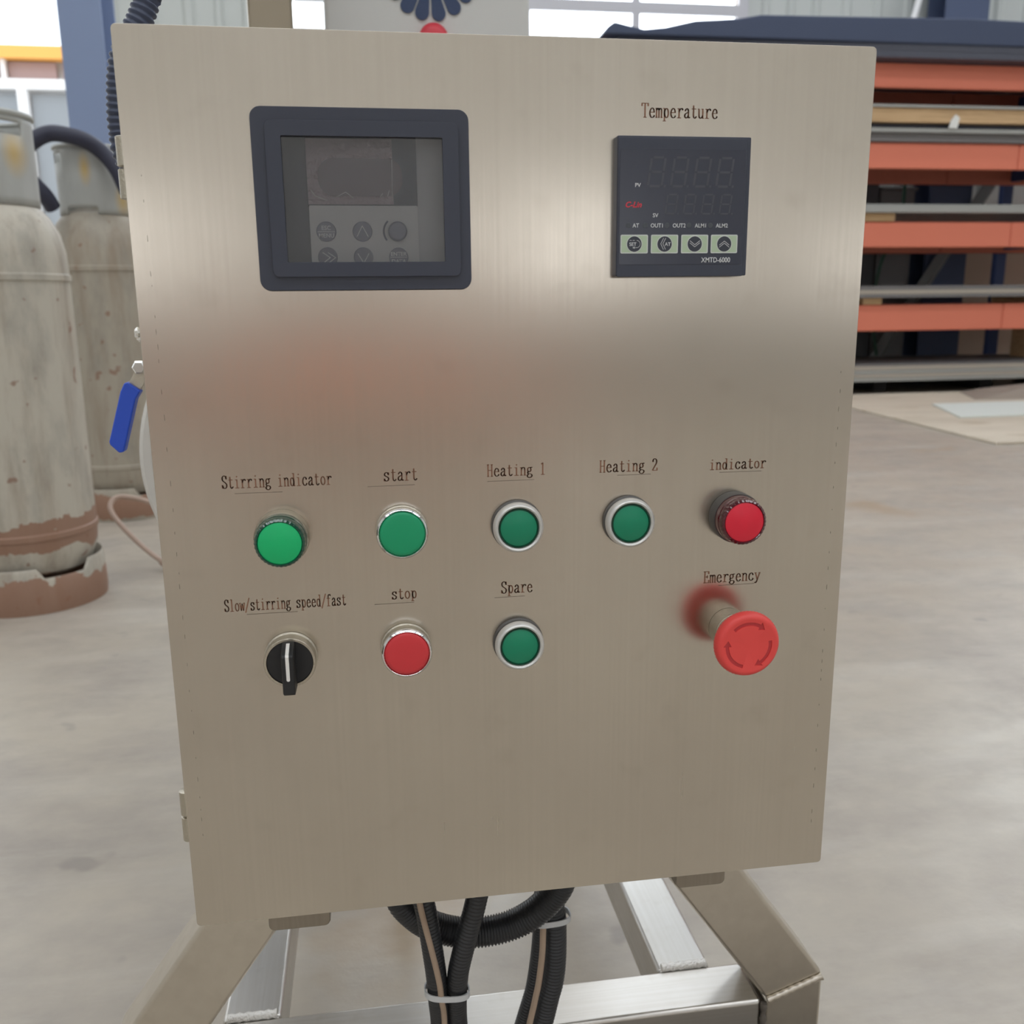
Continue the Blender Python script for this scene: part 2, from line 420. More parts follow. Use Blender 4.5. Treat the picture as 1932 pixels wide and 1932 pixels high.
for a, b_ in zip(cols, cols[1:]):
    for z0, z1 in ((WZ0, 3.375), (3.475, 4.45), (4.52, WZ1)):
        MB().box(a+.03, b_-.03, YB+.01, YB+.02, z0, z1).build('pane', 'pane_back', win1)
# another high window further right, out of frame, lighting that side as the floor reflections show
wfm = MB(); wfm.box(6.6, 9.6, YB-.02, YB+.04, 3.85, 6.1)
win2 = struct(wfm.build('window_2', 'window_frame'))
for i in range(3):
    for z0, z1 in ((3.92, 4.92), (5.0, 6.03)):
        MB().box(6.67+i*.97, 7.57+i*.97, YB-.035, YB-.022, z0, z1).build('pane', 'pane_back', win2)

# steel columns
def column(x0, x1, y0, y1, m, name='steel_column'):
    root = MB().box(x0, x1, y0, y0+.012, 0, ZC-.35)
    o = root.build(name, m); return o
cl = MB(); cl.box(-1.667, -1.413, 6.0, 6.02, 0.012, ZC-.36); cl.box(-1.667, -1.413, 6.35, 6.37, 0.012, ZC-.36); cl.box(-1.56, -1.545, 6.02, 6.35, 0.012, ZC-.36); cl.box(-1.74, -1.34, 5.93, 6.44, 0, .012)
o = cl.build('steel_column', 'column_blue', bevel=.006)
tag(o, 'tall slate-blue steel column standing behind the gas cylinders', 'column')
cr = MB(); cr.box(5.54, 5.98, 8.2, 8.215, 0, 6.2); cr.box(5.54, 5.98, 8.485, 8.5, 0, 6.2); cr.box(5.75, 5.77, 8.215, 8.485, 0, 6.2)
tag(cr.build('steel_column', 'column_dark'), 'dark blue steel column against the back wall above the storage rack', 'column')
dp = MB().tube([(5.22, 8.35, 2.95), (5.52, 8.35, 4.2), (5.62, 8.3, 4.6)], .03, 12)
dpo = dp.build('drain_pipe', 'out_white', smooth=40)
tag(dpo, 'thin white slanted pipe beside the dark column on the back wall', 'pipe')
# pipe clamp down to the wall so the pipe is carried
MB().box(5.24, 5.3, 8.35, 8.62, 3.1, 3.14).build('pipe_bracket', 'window_frame', dpo)

# ------------------------------------------------------------------ the yard outside the opening
struct(MB().box(-26, -0.5, YB+.26, 34, -0.1, -0.01).build('ground', 'out_ground'))
ob = empty('outbuilding', (-6, 15.2, 0), 'pale building outside the left opening, orange fascia over white-framed glazing', 'building')
def obp(name, m, *b):
    o = MB().box(*b).build(name, m, ob); o.matrix_parent_inverse = Matrix.Translation((6, -15.2, 0)); return o
obp('wall', 'out_wall', -14, -3.2, 15.25, 17, 0, 4.36)
obp('fascia', 'out_orange', -14.1, -3.1, 15.0, 15.25, 4.33, 4.50)
obp('rail', 'out_white', -14, -3.2, 15.05, 15.25, 3.92, 4.06)
for x in (-9.0, -8.2, -7.4, -6.6, -5.8, -5.0):
    obp('upper_pane', 'out_pink', x+.06, x+.70+.02, 15.18, 15.24, 4.09, 4.31)
    obp('mullion', 'out_white', x-.02, x+.04, 15.08, 15.24, 4.06, 4.33)
obp('upper_pane', 'out_pink', -4.19, -3.3, 15.18, 15.24, 4.09, 4.31)
for x in (-7.6, -6.4, -5.2):
    obp('mullion', 'out_white', x+.37, x+.50, 15.05, 15.24, 0, 3.92)
    obp('window_pane', 'out_glass', x-.68, x+.34, 15.18, 15.24, .4, 3.86)
obp('window_pane', 'out_glass', -4.66, -3.3, 15.18, 15.24, .4, 3.86)

# ------------------------------------------------------------------ gas cylinders
def gas_cylinder(name, x, y, zs, paint, label):
    root = empty(name, (x, y, 0), label, 'gas cylinder', 'gas cylinders on the floor at left')
    H = 1.0*zs
    body = [(0.0, .10), (.10, .075), (.155, .10), (.174, .15), (.1765, .19), (.1805, .193), (.1805, .207), (.1765, .21),
            (.176, .845*H), (.180, .848*H), (.180, .862*H), (.176, .865*H), (.174, .92*H), (.165, .965*H), (.145, 1.005*H),
            (.118, 1.035*H), (.07, 1.055*H), (.0, 1.06*H)]
    MB().lathe(body, 64, 'Z').build('body', paint, root, smooth=24)
    foot = [(.168, 0), (.186, 0), (.188, .02), (.186, .115), (.181, .122), (.172, .10), (.168, .02)]
    def notch(k, i, r): return r
    fr = MB(); n = 64; prof = foot
    vs = []; fs = []
    for k, (r, a) in enumerate(prof):
        for i in range(n):
            th = 2*PI*i/n
            # the foot ring's top edge dips in three wide notches
            ph = (math.degrees(th)+360+62) % 120
            dip = .028 if (ph < 34 and a > .09) else 0
            vs.append((r*math.cos(th), r*math.sin(th), a-dip))
    for k in range(len(prof)):
        kk = (k+1) % len(prof)
        for i in range(n):
            j = (i+1)%n; fs.append((k*n+i, k*n+j, kk*n+j, kk*n+i))
    fr.add(vs, fs).build('foot_ring', paint, root, smooth=40)
    # collar: a rolled sheet ring with hand slots and a wide valve window
    zc0, zc1 = 1.03*H, 1.245*H; n = 72; rows = [0, .10, .16, .24, .30, .55, .76, .90, 1.0]
    cb = MB(); vs = []; fs = []
    for rz in rows:
        for i in range(n):
            th = 2*PI*i/n; vs.append((.127*math.cos(th), .127*math.sin(th), zc0+(zc1-zc0)*rz))
    for k in range(len(rows)-1):
        for i in range(n):
            deg = 360*(i+.5)/n; j = (i+1)%n
            slot = (k == 6 and (198 < deg < 228 or 306 < deg < 338 or 80 < deg < 110))
            gap = (k in (0,) and (236 < deg < 286 or 20 < deg < 60 or 120 < deg < 150))
            win = (2 <= k <= 4 and 50 < deg < 100)
            if slot or gap or win: continue
            fs.append((k*n+i, k*n+j, (k+1)*n+j, (k+1)*n+i))
    c = cb.add(vs, fs).build('collar', 'collar_paint', root, smooth=60)
    sm = c.modifiers.new('solid', 'SOLIDIFY'); sm.thickness = .004; sm.offset = -1
    ring = [(.127*math.cos(2*PI*i/48), .127*math.sin(2*PI*i/48), zc1) for i in range(49)]
    MB().tube(ring, .007, 10).build('collar_rim', 'collar_paint', root, smooth=60)
    v = MB(); v.lathe([(.022, 0), (.022, .04), (.014, .045), (.014, .085), (.018, .09), (.018, .115), (.005, .118)], 20, 'Z', (0, 0, 1.05*H)); v.lathe([(.009, 0), (.009, .05), (.013, .052), (.013, .065), (.002, .066)], 16, 'X', (0.01, 0, 1.05*H+.062))
    v.build('valve', 'brass', root, smooth=40)
    return root
gas_cylinder('gas_cylinder', -.826, 2.12, 1.0, 'cylinder_paint', 'nearer rusty pale-grey gas cylinder cut by the left edge of the photo')
gas_cylinder('gas_cylinder', -.838, 3.22, 1.07, 'cylinder_paint_dull', 'farther dull gas cylinder with black hose over its collar, half hidden by the cabinet')
hp = [at(a, b_, y) for a, b_, y in ((100, 392, 3.08), (84, 368, 3.05), (62, 345, 3.03), (44, 318, 3.02), (44, 288, 3.02), (62, 266, 3.02), (92, 252, 3.03), (126, 255, 3.03), (162, 266, 3.05), (194, 288, 3.07), (220, 320, 3.07), (240, 362, 3.07))]
MBh = MB().tube(smoothpath(hp, 6), .027, 14)
tag(MBh.build('rubber_hose', 'black_rubber', smooth=60), 'thick black rubber hose draped over the collar of the farther gas cylinder', 'hose')
hp = [(.15, 1.3, .012), (-.15, 1.9, .012)]
pts = [Vector((.2, 1.75, .012)), Vector((-.15, 2.0, .012)), at(330, 1072, 2.3), at(300, 1055, 2.33), at(268, 1030, 2.36), at(240, 1003, 2.38), at(218, 978, 2.40), at(208, 958, 2.42), at(213, 943, 2.44), at(228, 937, 2.45), at(255, 940, 2.44), at(282, 947, 2.42), at(315, 960, 2.36), at(350, 985, 2.2), Vector((.1, 1.6, .2)), Vector((.16, 1.1, .25))]
tag(MB().tube(smoothpath(pts, 8), .0075, 12).build('floor_hose', 'hose_pink', smooth=60), 'thin pinkish hose looping out behind the left edge of the cabinet', 'hose')

# ------------------------------------------------------------------ storage rack at right
RY = 6.909
rk = empty('storage_rack', (5.5, RY, 0), 'long pallet rack with orange beams and blue uprights, right of the cabinet', 'rack')
def rkp(mb, name, m, **k):
    o = mb.build(name, m, rk, **k); o.matrix_parent_inverse = Matrix.Translation((-5.5, -RY, 0)); return o
levels = [(.514, .732), (1.194, 1.399), (1.811, 2.013), (2.421, 2.608)]
for xa, xb in ((1.90, 5.50), (5.503, 9.1)):
    for z0, z1 in levels:
        for y in (RY, RY+.98):
            mb = MB(); mb.box(xa, xb, y, y+.05, z0, z1)
            rkp(mb, 'beam', 'beam_orange', bevel=.012)
UY = RY+1.04
for x in (2.3, 6.13, 9.9):
    for y in (UY,):
        mb = MB(); mb.box(x, x+.105, y, y+.07, .01, 2.62); mb.box(x-.03, x+.135, y-.008, y+.09, 0, .01)
        rkp(mb, 'upright', 'upright_blue', bevel=.005)
    for z0, z1 in levels:       # arms running forward under the loads to the front beams
        rkp(MB().box(x+.02, x+.085, RY+.052, RY+.978, z0+.03, z1-.03), 'arm', 'upright_blue')
        rkp(MB().box(x+.02, x+.085, RY+1.032, UY-.001, z0+.03, z1-.03), 'arm', 'upright_blue')
SH = 'sheets and boards lying on the storage rack'
def sheet(name, m, x0, x1, y0, y1, z0, z1, label, cat, bow=0.0, group=None, bev=.003):
    n = 18; vs = []; fs = []
    for i in range(n+1):
        u = i/n; xx = x0+(x1-x0)*u; yy = y0-bow*math.sin(PI*u)
        vs += [(xx, yy, z0), (xx, y1, z0), (xx, y1, z1), (xx, yy, z1)]
    for i in range(n):
        for k in range(4): fs.append((4*i+k, 4*i+(k+1)%4, 4*(i+1)+(k+1)%4, 4*(i+1)+k))
    fs += [(0, 1, 2, 3), (4*n, 4*n+1, 4*n+2, 4*n+3)]
    o = MB().add(vs, fs).build(name, m, smooth=30); return tag(o, label, cat, group)
# on the floor under the lowest beam: dark skids and a stack of wide plates, bowed forward
for k, x in enumerate((2.4, 3.4, 4.42, 5.42, 6.4)):
    o = MB().box(x, x+.12, RY+.10, RY+1.0, 0, .112).build('skid', 'skid_dark', bevel=.006)
    tag(o, 'dark timber skid under the bottom plate stack of the rack', 'skid', 'skids under the bottom plate stack')
for k, (z0, z1, m, y0, lb) in enumerate(((.112, .140, 'plate_pale', RY-.16, 'lowest pale plate of the bowed stack under the rack'), (.142, .168, 'plate_tan', RY-.13, 'second tan plate from the bottom of the stack under the rack'),
        (.170, .194, 'plate_pale', RY-.10, 'third pale plate of the stack under the rack'), (.196, .226, 'plate_tan', RY-.06, 'fourth tan plate of the stack under the rack'), (.228, .240, 'plate_grey', RY+.02, 'topmost grey plate of the stack under the rack'))):
    sheet('plate', m, 2.2, 7.0, y0, RY+1.0, z0, z1, lb, 'plate', .06)
# first beam level
for x, w_ in ((4.36, .10), (5.9, .12), (2.9, .1)):
    pass
def block(x, z0, z1, label, wd=.17):
    o = MB().box(x, x+wd, RY-.02, RY+1.02, z0, z1).build('timber_block', 'timber', bevel=.004); tag(o, label, 'timber block')
block(4.20, .734, .788, 'small timber block under the sheets on the lowest orange beam')
block(6.10, .734, .788, 'timber block under the sheets on the lowest orange beam, right of the upright')
for k, (z0, z1, m, y0, lb) in enumerate(((.790, .815, 'plate_grey', RY-.02, 'lowest grey sheet on the lowest orange beam'), (.817, .850, 'plate_tan', RY+.0, 'middle tan sheet on the lowest orange beam'), (.852, .884, 'plate_grey', RY+.06, 'top grey sheet on the lowest orange beam'))):
    sheet('sheet', m, 2.3, 6.8, y0-.05, RY+1.0, z0, z1, lb, 'sheet', .03)
# second level
block(4.13, 1.401, 1.464, 'bright timber block under the pale sheet on the second orange beam', .30)
block(6.3, 1.401, 1.464, 'timber block on the second orange beam, right of the upright')
sheet('sheet', 'plate_pale', 2.3, 6.9, RY-.06, RY+1.0, 1.466, 1.505, 'lower pale grey sheet on the second orange beam', 'sheet', .02)
sheet('sheet', 'plate_pale', 2.5, 6.7, RY-.02, RY+.95, 1.507, 1.534, 'upper pale grey sheet on the second orange beam', 'sheet', .01)
# third level
for z0, z1, lb in ((2.015, 2.045, 'lowest dark sheet on the third orange beam'), (2.047, 2.078, 'middle dark sheet on the third orange beam')):
    sheet('sheet', 'plate_grey', 2.2, 7.0, RY-.03, RY+1.0, z0, z1, lb, 'sheet')
sheet('sheet', 'plate_pale', 2.2, 7.1, RY-.07, RY+1.0, 2.080, 2.110, 'thin pale sheet on the dark sheets of the third orange beam', 'sheet')
for x, rz in ((4.70, 0), (5.1, 0), (5.45, 0)):
    pass
sheet('sheet', 'plate_dark', 2.2, 7.0, RY+.02, RY+1.0, 2.112, 2.155, 'dark blue-grey sheet under the timber board on the rack', 'sheet')
sheet('timber_board', 'timber', 2.3, 7.0, RY-.06, RY+.6, 2.157, 2.262, 'thick timber board on the third level of the rack', 'board')
sheet('sheet', 'plate_pale', 2.3, 7.0, RY-.08, RY+.95, 2.264, 2.284, 'thin pale sheet lying on the timber board of the rack', 'sheet')
o = MB().prism([(4.80, 2.112), (4.87, 2.112), (4.885, 2.19), (4.85, 2.215), (4.815, 2.17)], RY-.085, RY-.072).build('plastic_scrap', 'white_scrap'); tag(o, 'white plastic scrap hanging in front of the timber board on the rack', 'scrap')
# top load: dark plates with an uneven upper outline
for z0, z1, x0, lb in ((2.610, 2.66, 1.98, 'lowest dark plate on top of the rack'), (2.662, 2.705, 2.05, 'second dark plate on top of the rack')):
    sheet('plate', 'plate_dark', x0, 8.6, RY-.10, RY+1.0, z0, z1, lb, 'plate', .05)
tp = [(1.92, 2.707), (8.4, 2.707), (8.4, 2.84), (6.4, 2.865), (5.43, 2.893), (4.82, 2.902), (4.14, 2.89), (3.14, 2.875), (2.97, 2.845), (2.63, 2.82), (2.40, 2.768), (2.24, 2.750), (2.135, 2.770), (2.01, 2.795), (1.96, 2.76)]
o = MB().prism(tp, RY-.16, RY+1.05).build('tarpaulin', 'tarp', bevel=.015); tag(o, 'dark blue tarpaulin-covered load with uneven top on the rack', 'tarpaulin')
# things seen through the rack
def behind(name, m, x0, x1, z0, z1, y0, y1, label, cat, extra=None):
    mb = MB().box(x0, x1, y0, y1, z0, z1)
    if extra: extra(mb)
    tag(mb.build(name, m, bevel=.01), label, cat)
behind('machine_cabinet', 'dark_machine', 4.45, 5.02, 0, 1.93, 8.22, 8.55, 'tall dark machine cabinet behind the rack, nearest the control cabinet', 'cabinet', lambda q: (q.box(4.43, 5.03, 8.20, 8.57, 1.93, 1.96), q.box(4.5, 4.97, 8.205, 8.22, .2, 1.75)))
behind('machine_cabinet', 'grey_machine', 5.06, 5.42, 0, 1.80, 8.26, 8.55, 'lower grey machine cabinet behind the rack beside the dark one', 'cabinet', lambda q: (q.box(5.05, 5.44, 8.24, 8.57, 1.80, 1.83), q.box(5.1, 5.38, 8.245, 8.26, .2, 1.7)))
a0 = at(1742, 538, 8.13); a1 = at(1882, 326, 8.13); a0, a1 = a0-(a1-a0)*.9, a1+(a1-a0)*.25
d = (a1-a0); L = d.length
br = MB().tube([a0, a1], .062, 4); tag(br.build('leaning_channel', 'brace_grey'), 'grey steel channel leaning against the wall behind the rack', 'channel')
gp = smoothpath([Vector((5.10, 8.1, .02)), Vector((4.98, 8.1, .6)), Vector((5.02, 8.1, 1.1)), Vector((5.2, 8.12, 1.5)), Vector((5.25, 8.18, 1.98)), Vector((5.25, 8.28, 2.0))], 8)
tag(MB().tube(gp, .015, 8).build('garden_hose', 'green_hose', smooth=60), 'thin green hose hanging in front of the dark cabinets behind the rack', 'hose')
cb = empty('open_crate', (6.33, 7.35, .242), 'small open timber crate on the bottom stack right of the upright', 'crate')
for nm, bx in (('side', (-.25, -.22, -.2, .2, 0, .26)), ('side', (.22, .25, -.2, .2, 0, .26)), ('base_board', (-.22, .22, -.2, .2, 0, .02)), ('top_board', (-.25, .25, -.2, .2, .26, .28)), ('back_board', (-.22, .22, .18, .2, .02, .26))):
    MB().box(*bx).build(nm, 'timber', cb)

# boards on the floor in front of the rack
o = MB().prismz([(3.454, 4.027), (6.2, 4.06), (6.5, 6.66), (3.62, 6.66)], .001, .016).build('plywood_sheet', 'plywood', bevel=.002); tag(o, 'large beige plywood sheet lying on the floor in front of the rack', 'plywood sheet')
o = MB().prismz([(3.90, 5.02), (5.3, 5.05), (5.4, 5.75), (4.17, 5.75)], .0165, .030).build('white_board', 'board_white', bevel=.002); tag(o, 'pale greenish-white board lying on the beige plywood sheet', 'board')
cbm = MB(); cbm.add([(4.70, 6.02, .0165), (5.6, 5.95, .0165), (5.75, 6.5, .0165), (4.95, 6.6, .0165), (4.98, 6.2, .05), (5.35, 6.15, .12), (5.5, 6.4, .10), (5.05, 6.45, .06)],
    [(3, 2, 1, 0), (0, 1, 5, 4), (1, 2, 6, 5), (2, 3, 7, 6), (3, 0, 4, 7), (4, 5, 6, 7)])
tag(cbm.build('crumpled_cardboard', 'cardboard'), 'crumpled brown cardboard lying on the plywood in front of the rack', 'cardboard')

# ------------------------------------------------------------------ control cabinet
def kid(o, root, label=None):       # child of a top-level empty, modelled in world coordinates
    o.parent = root; o.matrix_parent_inverse = Matrix.Translation(-root.location)
    if label: o['label'] = label
    return o
def sub(o, part, label=None):       # child of a part (parts sit at the identity)
    o.parent = part
    if label: o['label'] = label
    return o
cab = empty('control_cabinet', (.2, .075, Z0), 'stainless steel control cabinet with push buttons, display window and temperature controller', 'control cabinet')
def X(x): return x/1000
def Z(z): return Z0+z/1000
def rrect(x0, x1, z0, z1, r, n=6):
    out = []
    for cx, cz, a in ((x1-r, z1-r, 0), (x0+r, z1-r, 90), (x0+r, z0+r, 180), (x1-r, z0+r, 270)):
        for k in range(n+1):
            th = math.radians(a+90*k/n); out.append((cx+r*math.cos(th), cz+r*math.sin(th)))
    return out
# door: folded sheet with a rectangular cut-out behind the display frame
ox0, ox1, oz0, oz1 = 72, 166, 381, 455
mb = MB(); pts = rrect(0, .400, Z(0), Z(500), .0025, 4); n = len(pts)
hole = [(X(ox0), Z(oz0)), (X(ox1), Z(oz0)), (X(ox1), Z(oz1)), (X(ox0), Z(oz1))]
bm = bmesh.new()
def ringface(bm, outer, inner, y):
    ov = [bm.verts.new((a, y, b)) for a, b in outer]; iv = [bm.verts.new((a, y, b)) for a, b in inner]
    eo = [bm.edges.new((ov[i], ov[(i+1) % len(ov)])) for i in range(len(ov))]
    ei = [bm.edges.new((iv[i], iv[(i+1) % len(iv)])) for i in range(len(iv))]
    bmesh.ops.triangle_fill(bm, edges=eo+ei, use_beauty=True, use_dissolve=False)
    return ov, iv
f0 = ringface(bm, pts, hole, 0.0); f1 = ringface(bm, pts, hole, 0.018)
for a, b in ((f0[0], f1[0]), (f0[1], f1[1])):
    for i in range(len(a)):
        j = (i+1) % len(a); bm.faces.new((a[i], a[j], b[j], b[i]))
bmesh.ops.recalc_face_normals(bm, faces=bm.faces)
me = bpy.data.meshes.new('door'); bm.to_mesh(me); bm.free(); me.materials.append(M['brushed_door'])
door = bpy.data.objects.new('door', me); C.objects.link(door); kid(door, cab)
bv = door.modifiers.new('bevel', 'BEVEL'); bv.width = .0036; bv.segments = 3; bv.limit_method = 'ANGLE'; bv.angle_limit = math.radians(60); bv.harden_normals = True
for p in me.polygons: p.use_smooth = True
box = MB(); t_ = .0015
box.box(.003, .397, .148, .1496, Z(3), Z(497)); box.box(.003, .0045, .0195, .148, Z(3), Z(497)); box.box(.3955, .397, .0195, .148, Z(3), Z(497))
box.box(.003, .397, .0195, .148, Z(3), Z(4.5)); box.box(.003, .397, .0195, .148, Z(495.5), Z(497))
kid(box.build('enclosure', 'steel_side'), cab)
for z0, z1 in ((419.3, 450.0), (52.3, 84.8)):
    zm = (z0+z1)/2
    h = MB().lathe([(.0015, Z(z0-.4)), (.0015, Z(z1+.4))], 12, 'Z', (-.0012, .011, 0)); h.box(-.0012, .004, .0135, .0155, Z(z0), Z(z1))
    hg = kid(h.build('hinge', 'collar_steel', smooth=40), cab)
    for a, b in ((z0, zm-.5), (zm+.5, z1)):
        sub(MB().lathe([(.0034, Z(a)), (.0042, Z(a+.4)), (.0042, Z(b-.4)), (.0034, Z(b))], 20, 'Z', (-.0012, .011, 0)).build('knuckle', 'collar_steel', smooth=35), hg)
lk = MB().lathe([(.0, .402), (.006, .4015), (.0085, .4005), (.0085, .396), (0, .396)], 24, 'X', (0, .075, Z(266)))
kid(lk.build('cam_lock', 'collar_steel', smooth=40), cab)
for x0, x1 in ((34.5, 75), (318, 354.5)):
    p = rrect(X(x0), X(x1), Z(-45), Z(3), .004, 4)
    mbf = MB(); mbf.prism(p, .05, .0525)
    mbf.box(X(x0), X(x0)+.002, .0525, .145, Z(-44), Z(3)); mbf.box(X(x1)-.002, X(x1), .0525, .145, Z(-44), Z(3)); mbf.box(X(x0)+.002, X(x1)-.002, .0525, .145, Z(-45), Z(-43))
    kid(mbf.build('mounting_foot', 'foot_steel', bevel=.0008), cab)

# ---- stroke lettering in a typewriter serif
def sm2(pts, sub_=5):
    return [(p.x, p.y) for p in smoothpath([(a, b, 0) for a, b in pts], sub_)]
def ell(cx, cy, rx, ry, n=22):
    return [(cx+rx*math.cos(2*PI*i/n), cy+ry*math.sin(2*PI*i/n)) for i in range(n+1)]
h_ = .66
G = {
 'T': [[(.5,0),(.5,1)], [(.08,1),(.92,1)], [(.08,1),(.07,.82)], [(.92,1),(.93,.82)], [(.3,0),(.7,0)]],
 'H': [[(.22,0),(.22,1)], [(.78,0),(.78,1)], [(.22,.52),(.78,.52)]]+[[(c-.14,y),(c+.14,y)] for c in (.22,.78) for y in (0,1)],
 'E': [[(.26,0),(.26,1)], [(.08,1),(.84,1)], [(.26,.53),(.62,.53)], [(.08,0),(.88,0)], [(.84,1),(.86,.8)], [(.88,0),(.9,.22)], [(.62,.42),(.62,.64)]],
 'S': [sm2([(.80,.76),(.76,.90),(.62,.99),(.42,1.0),(.22,.90),(.18,.74),(.28,.60),(.52,.50),(.76,.38),(.84,.22),(.74,.06),(.52,0),(.30,.04),(.16,.24)]), [(.82,.74),(.82,.99)], [(.14,.26),(.14,.02)]],
 't': [sm2([(.42,.90),(.42,.5),(.43,.14),(.55,.01),(.70,.01),(.84,.12)]), [(.18,h_),(.78,h_)]],
 'i': [[(.5,0),(.5,h_)], [(.26,h_),(.5,h_)], [(.2,0),(.8,0)], [(.46,.88),(.54,.94)]],
 'r': [[(.36,0),(.36,h_)], [(.14,h_),(.36,h_)], [(.12,0),(.62,0)], sm2([(.36,.42),(.48,.58),(.64,.67),(.80,.66),(.86,.56)])],
 'n': [[(.24,0),(.24,h_)], [(.06,h_),(.24,h_)], sm2([(.24,.50),(.38,.62),(.56,.67),(.70,.60),(.76,.46),(.76,0)]), [(.08,0),(.42,0)], [(.6,0),(.94,0)]],
 'g': [ell(.44,.46,.25,.19), sm2([(.62,.60),(.76,.66),(.90,.64)]), sm2([(.28,.30),(.20,.20),(.30,.11),(.56,.09),(.80,.03),(.84,-.10),(.66,-.21),(.40,-.23),(.18,-.15),(.16,-.03),(.32,.06)])],
 'd': [ell(.44,.33,.27,.33), [(.73,0),(.73,1)], [(.52,1),(.73,1)], [(.73,0),(.92,0)]],
 'c': [sm2([(.78,.50),(.70,.63),(.52,.67),(.32,.60),(.20,.42),(.20,.22),(.34,.05),(.54,0),(.72,.05),(.84,.18)]), [(.74,.48),(.80,.56)]],
 'a': [sm2([(.22,.50),(.34,.63),(.52,.67),(.66,.58),(.69,.44),(.69,.10),(.78,.01),(.92,.05)]), sm2([(.69,.40),(.44,.36),(.22,.26),(.18,.12),(.30,.01),(.48,.02),(.69,.18)])],
 'o': [ell(.5,.33,.32,.33)],
 'w': [[(.10,h_),(.29,.02)], [(.29,.02),(.50,.6)], [(.50,.6),(.71,.02)], [(.71,.02),(.92,h_)], [(.0,h_),(.22,h_)], [(.80,h_),(1.0,h_)]],
 'l': [[(.5,0),(.5,1)], [(.26,1),(.5,1)], [(.2,0),(.8,0)]],
 '/': [[(.10,-.16),(.90,1.06)]],
 's': [sm2([(.76,.50),(.68,.62),(.50,.67),(.30,.62),(.22,.50),(.34,.40),(.60,.32),(.78,.20),(.70,.05),(.50,0),(.30,.03),(.20,.16)]), [(.78,.48),(.78,.66)], [(.18,.18),(.18,.0)]],
 'p': [[(.28,-.24),(.28,h_)], [(.08,h_),(.28,h_)], ell(.55,.33,.27,.33), [(.08,-.24),(.48,-.24)]],
 'e': [[(.2,.37),(.80,.37)], sm2([(.80,.37),(.74,.57),(.54,.67),(.34,.60),(.20,.40),(.22,.18),(.38,.02),(.58,0),(.74,.05),(.84,.15)])],
 'f': [[(.42,0),(.42,.78)], sm2([(.42,.74),(.46,.92),(.62,1.0),(.78,.97),(.84,.88)]), [(.16,h_),(.74,h_)], [(.18,0),(.70,0)]],
 '1': [[(.5,0),(.5,1)], [(.5,1),(.28,.9)], [(.24,0),(.76,0)]],
 '2': [sm2([(.22,.74),(.24,.90),(.42,1.0),(.64,.97),(.78,.82),(.74,.62),(.52,.38),(.18,.02)]), [(.18,.0),(.84,.0)], [(.84,.0),(.87,.2)]],
 'm': [[(.14,0),(.14,h_)], [(.02,h_),(.14,h_)], sm2([(.14,.52),(.26,.65),(.40,.64),(.48,.50),(.49,0)]), sm2([(.49,.52),(.60,.65),(.76,.64),(.84,.50),(.85,0)]), [(.02,0),(.26,0)], [(.40,0),(.58,0)], [(.76,0),(.97,0)]],
 'y': [[(.18,h_),(.50,.04)], sm2([(.84,h_),(.50,.04),(.38,-.16),(.22,-.24),(.12,-.18)]), [(.04,h_),(.34,h_)], [(.68,h_),(.96,h_)]],
 'u': [sm2([(.22,h_),(.22,.3),(.26,.08),(.42,0),(.60,.04),(.76,.18)]), [(.76,0),(.76,h_)], [(.06,h_),(.22,h_)], [(.58,h_),(.76,h_)], [(.76,0),(.94,0)]],
}
def lettering(text, x0, x1, zb, cap, y, parent, pen=(.40, .19), tilt=0.0, name='lettering'):
    adv = (x1-x0)/len(text); mb = MB(); a, b = pen; a = a*min(1, .35+.65*adv/3.9)
    for ci, ch in enumerate(text):
        if ch == ' ': continue
        for st in G[ch]:
            P = [Vector(((x0+(ci+u)*adv), zb+v*cap+tilt*((x0+(ci+u)*adv)-x0))) for u, v in st]
            for p, q in zip(P, P[1:]):
                d = q-p
                if d.length < 1e-6: continue
                d.normalize(); nrm = Vector((-d.y, d.x)); wd = math.hypot(a*nrm.x, b*nrm.y)
                e = d*(.10 if len(P) > 2 else .12); o = nrm*wd
                qd = [p-e-o, q+e-o, q+e+o, p-e+o]
                k = len(mb.v); mb.v += [(X(v.x), y, Z(v.y)) for v in qd]; mb.f.append((k, k+1, k+2, k+3))
    o = mb.build(name, 'ink'); sub(o, parent, 'brown lettering reading %s' % text)
    for p in o.data.polygons: p.flip() if hasattr(p, 'flip') and p.normal.y > 0 else None
    return o
TY = -.00012
def line(x0, x1, z0, z1, wd=.22, y=TY):
    d = Vector((x1-x0, z1-z0)).normalized(); n_ = Vector((-d.y, d.x))*wd/2
    MBl = MB().add([(X(x0-n_.x), y, Z(z0-n_.y)), (X(x1-n_.x), y, Z(z1-n_.y)), (X(x1+n_.x), y, Z(z1+n_.y)), (X(x0+n_.x), y, Z(z0+n_.y))], [(0, 1, 2, 3)])
    sub(MBl.build('scribe_line', 'scribe'), door)
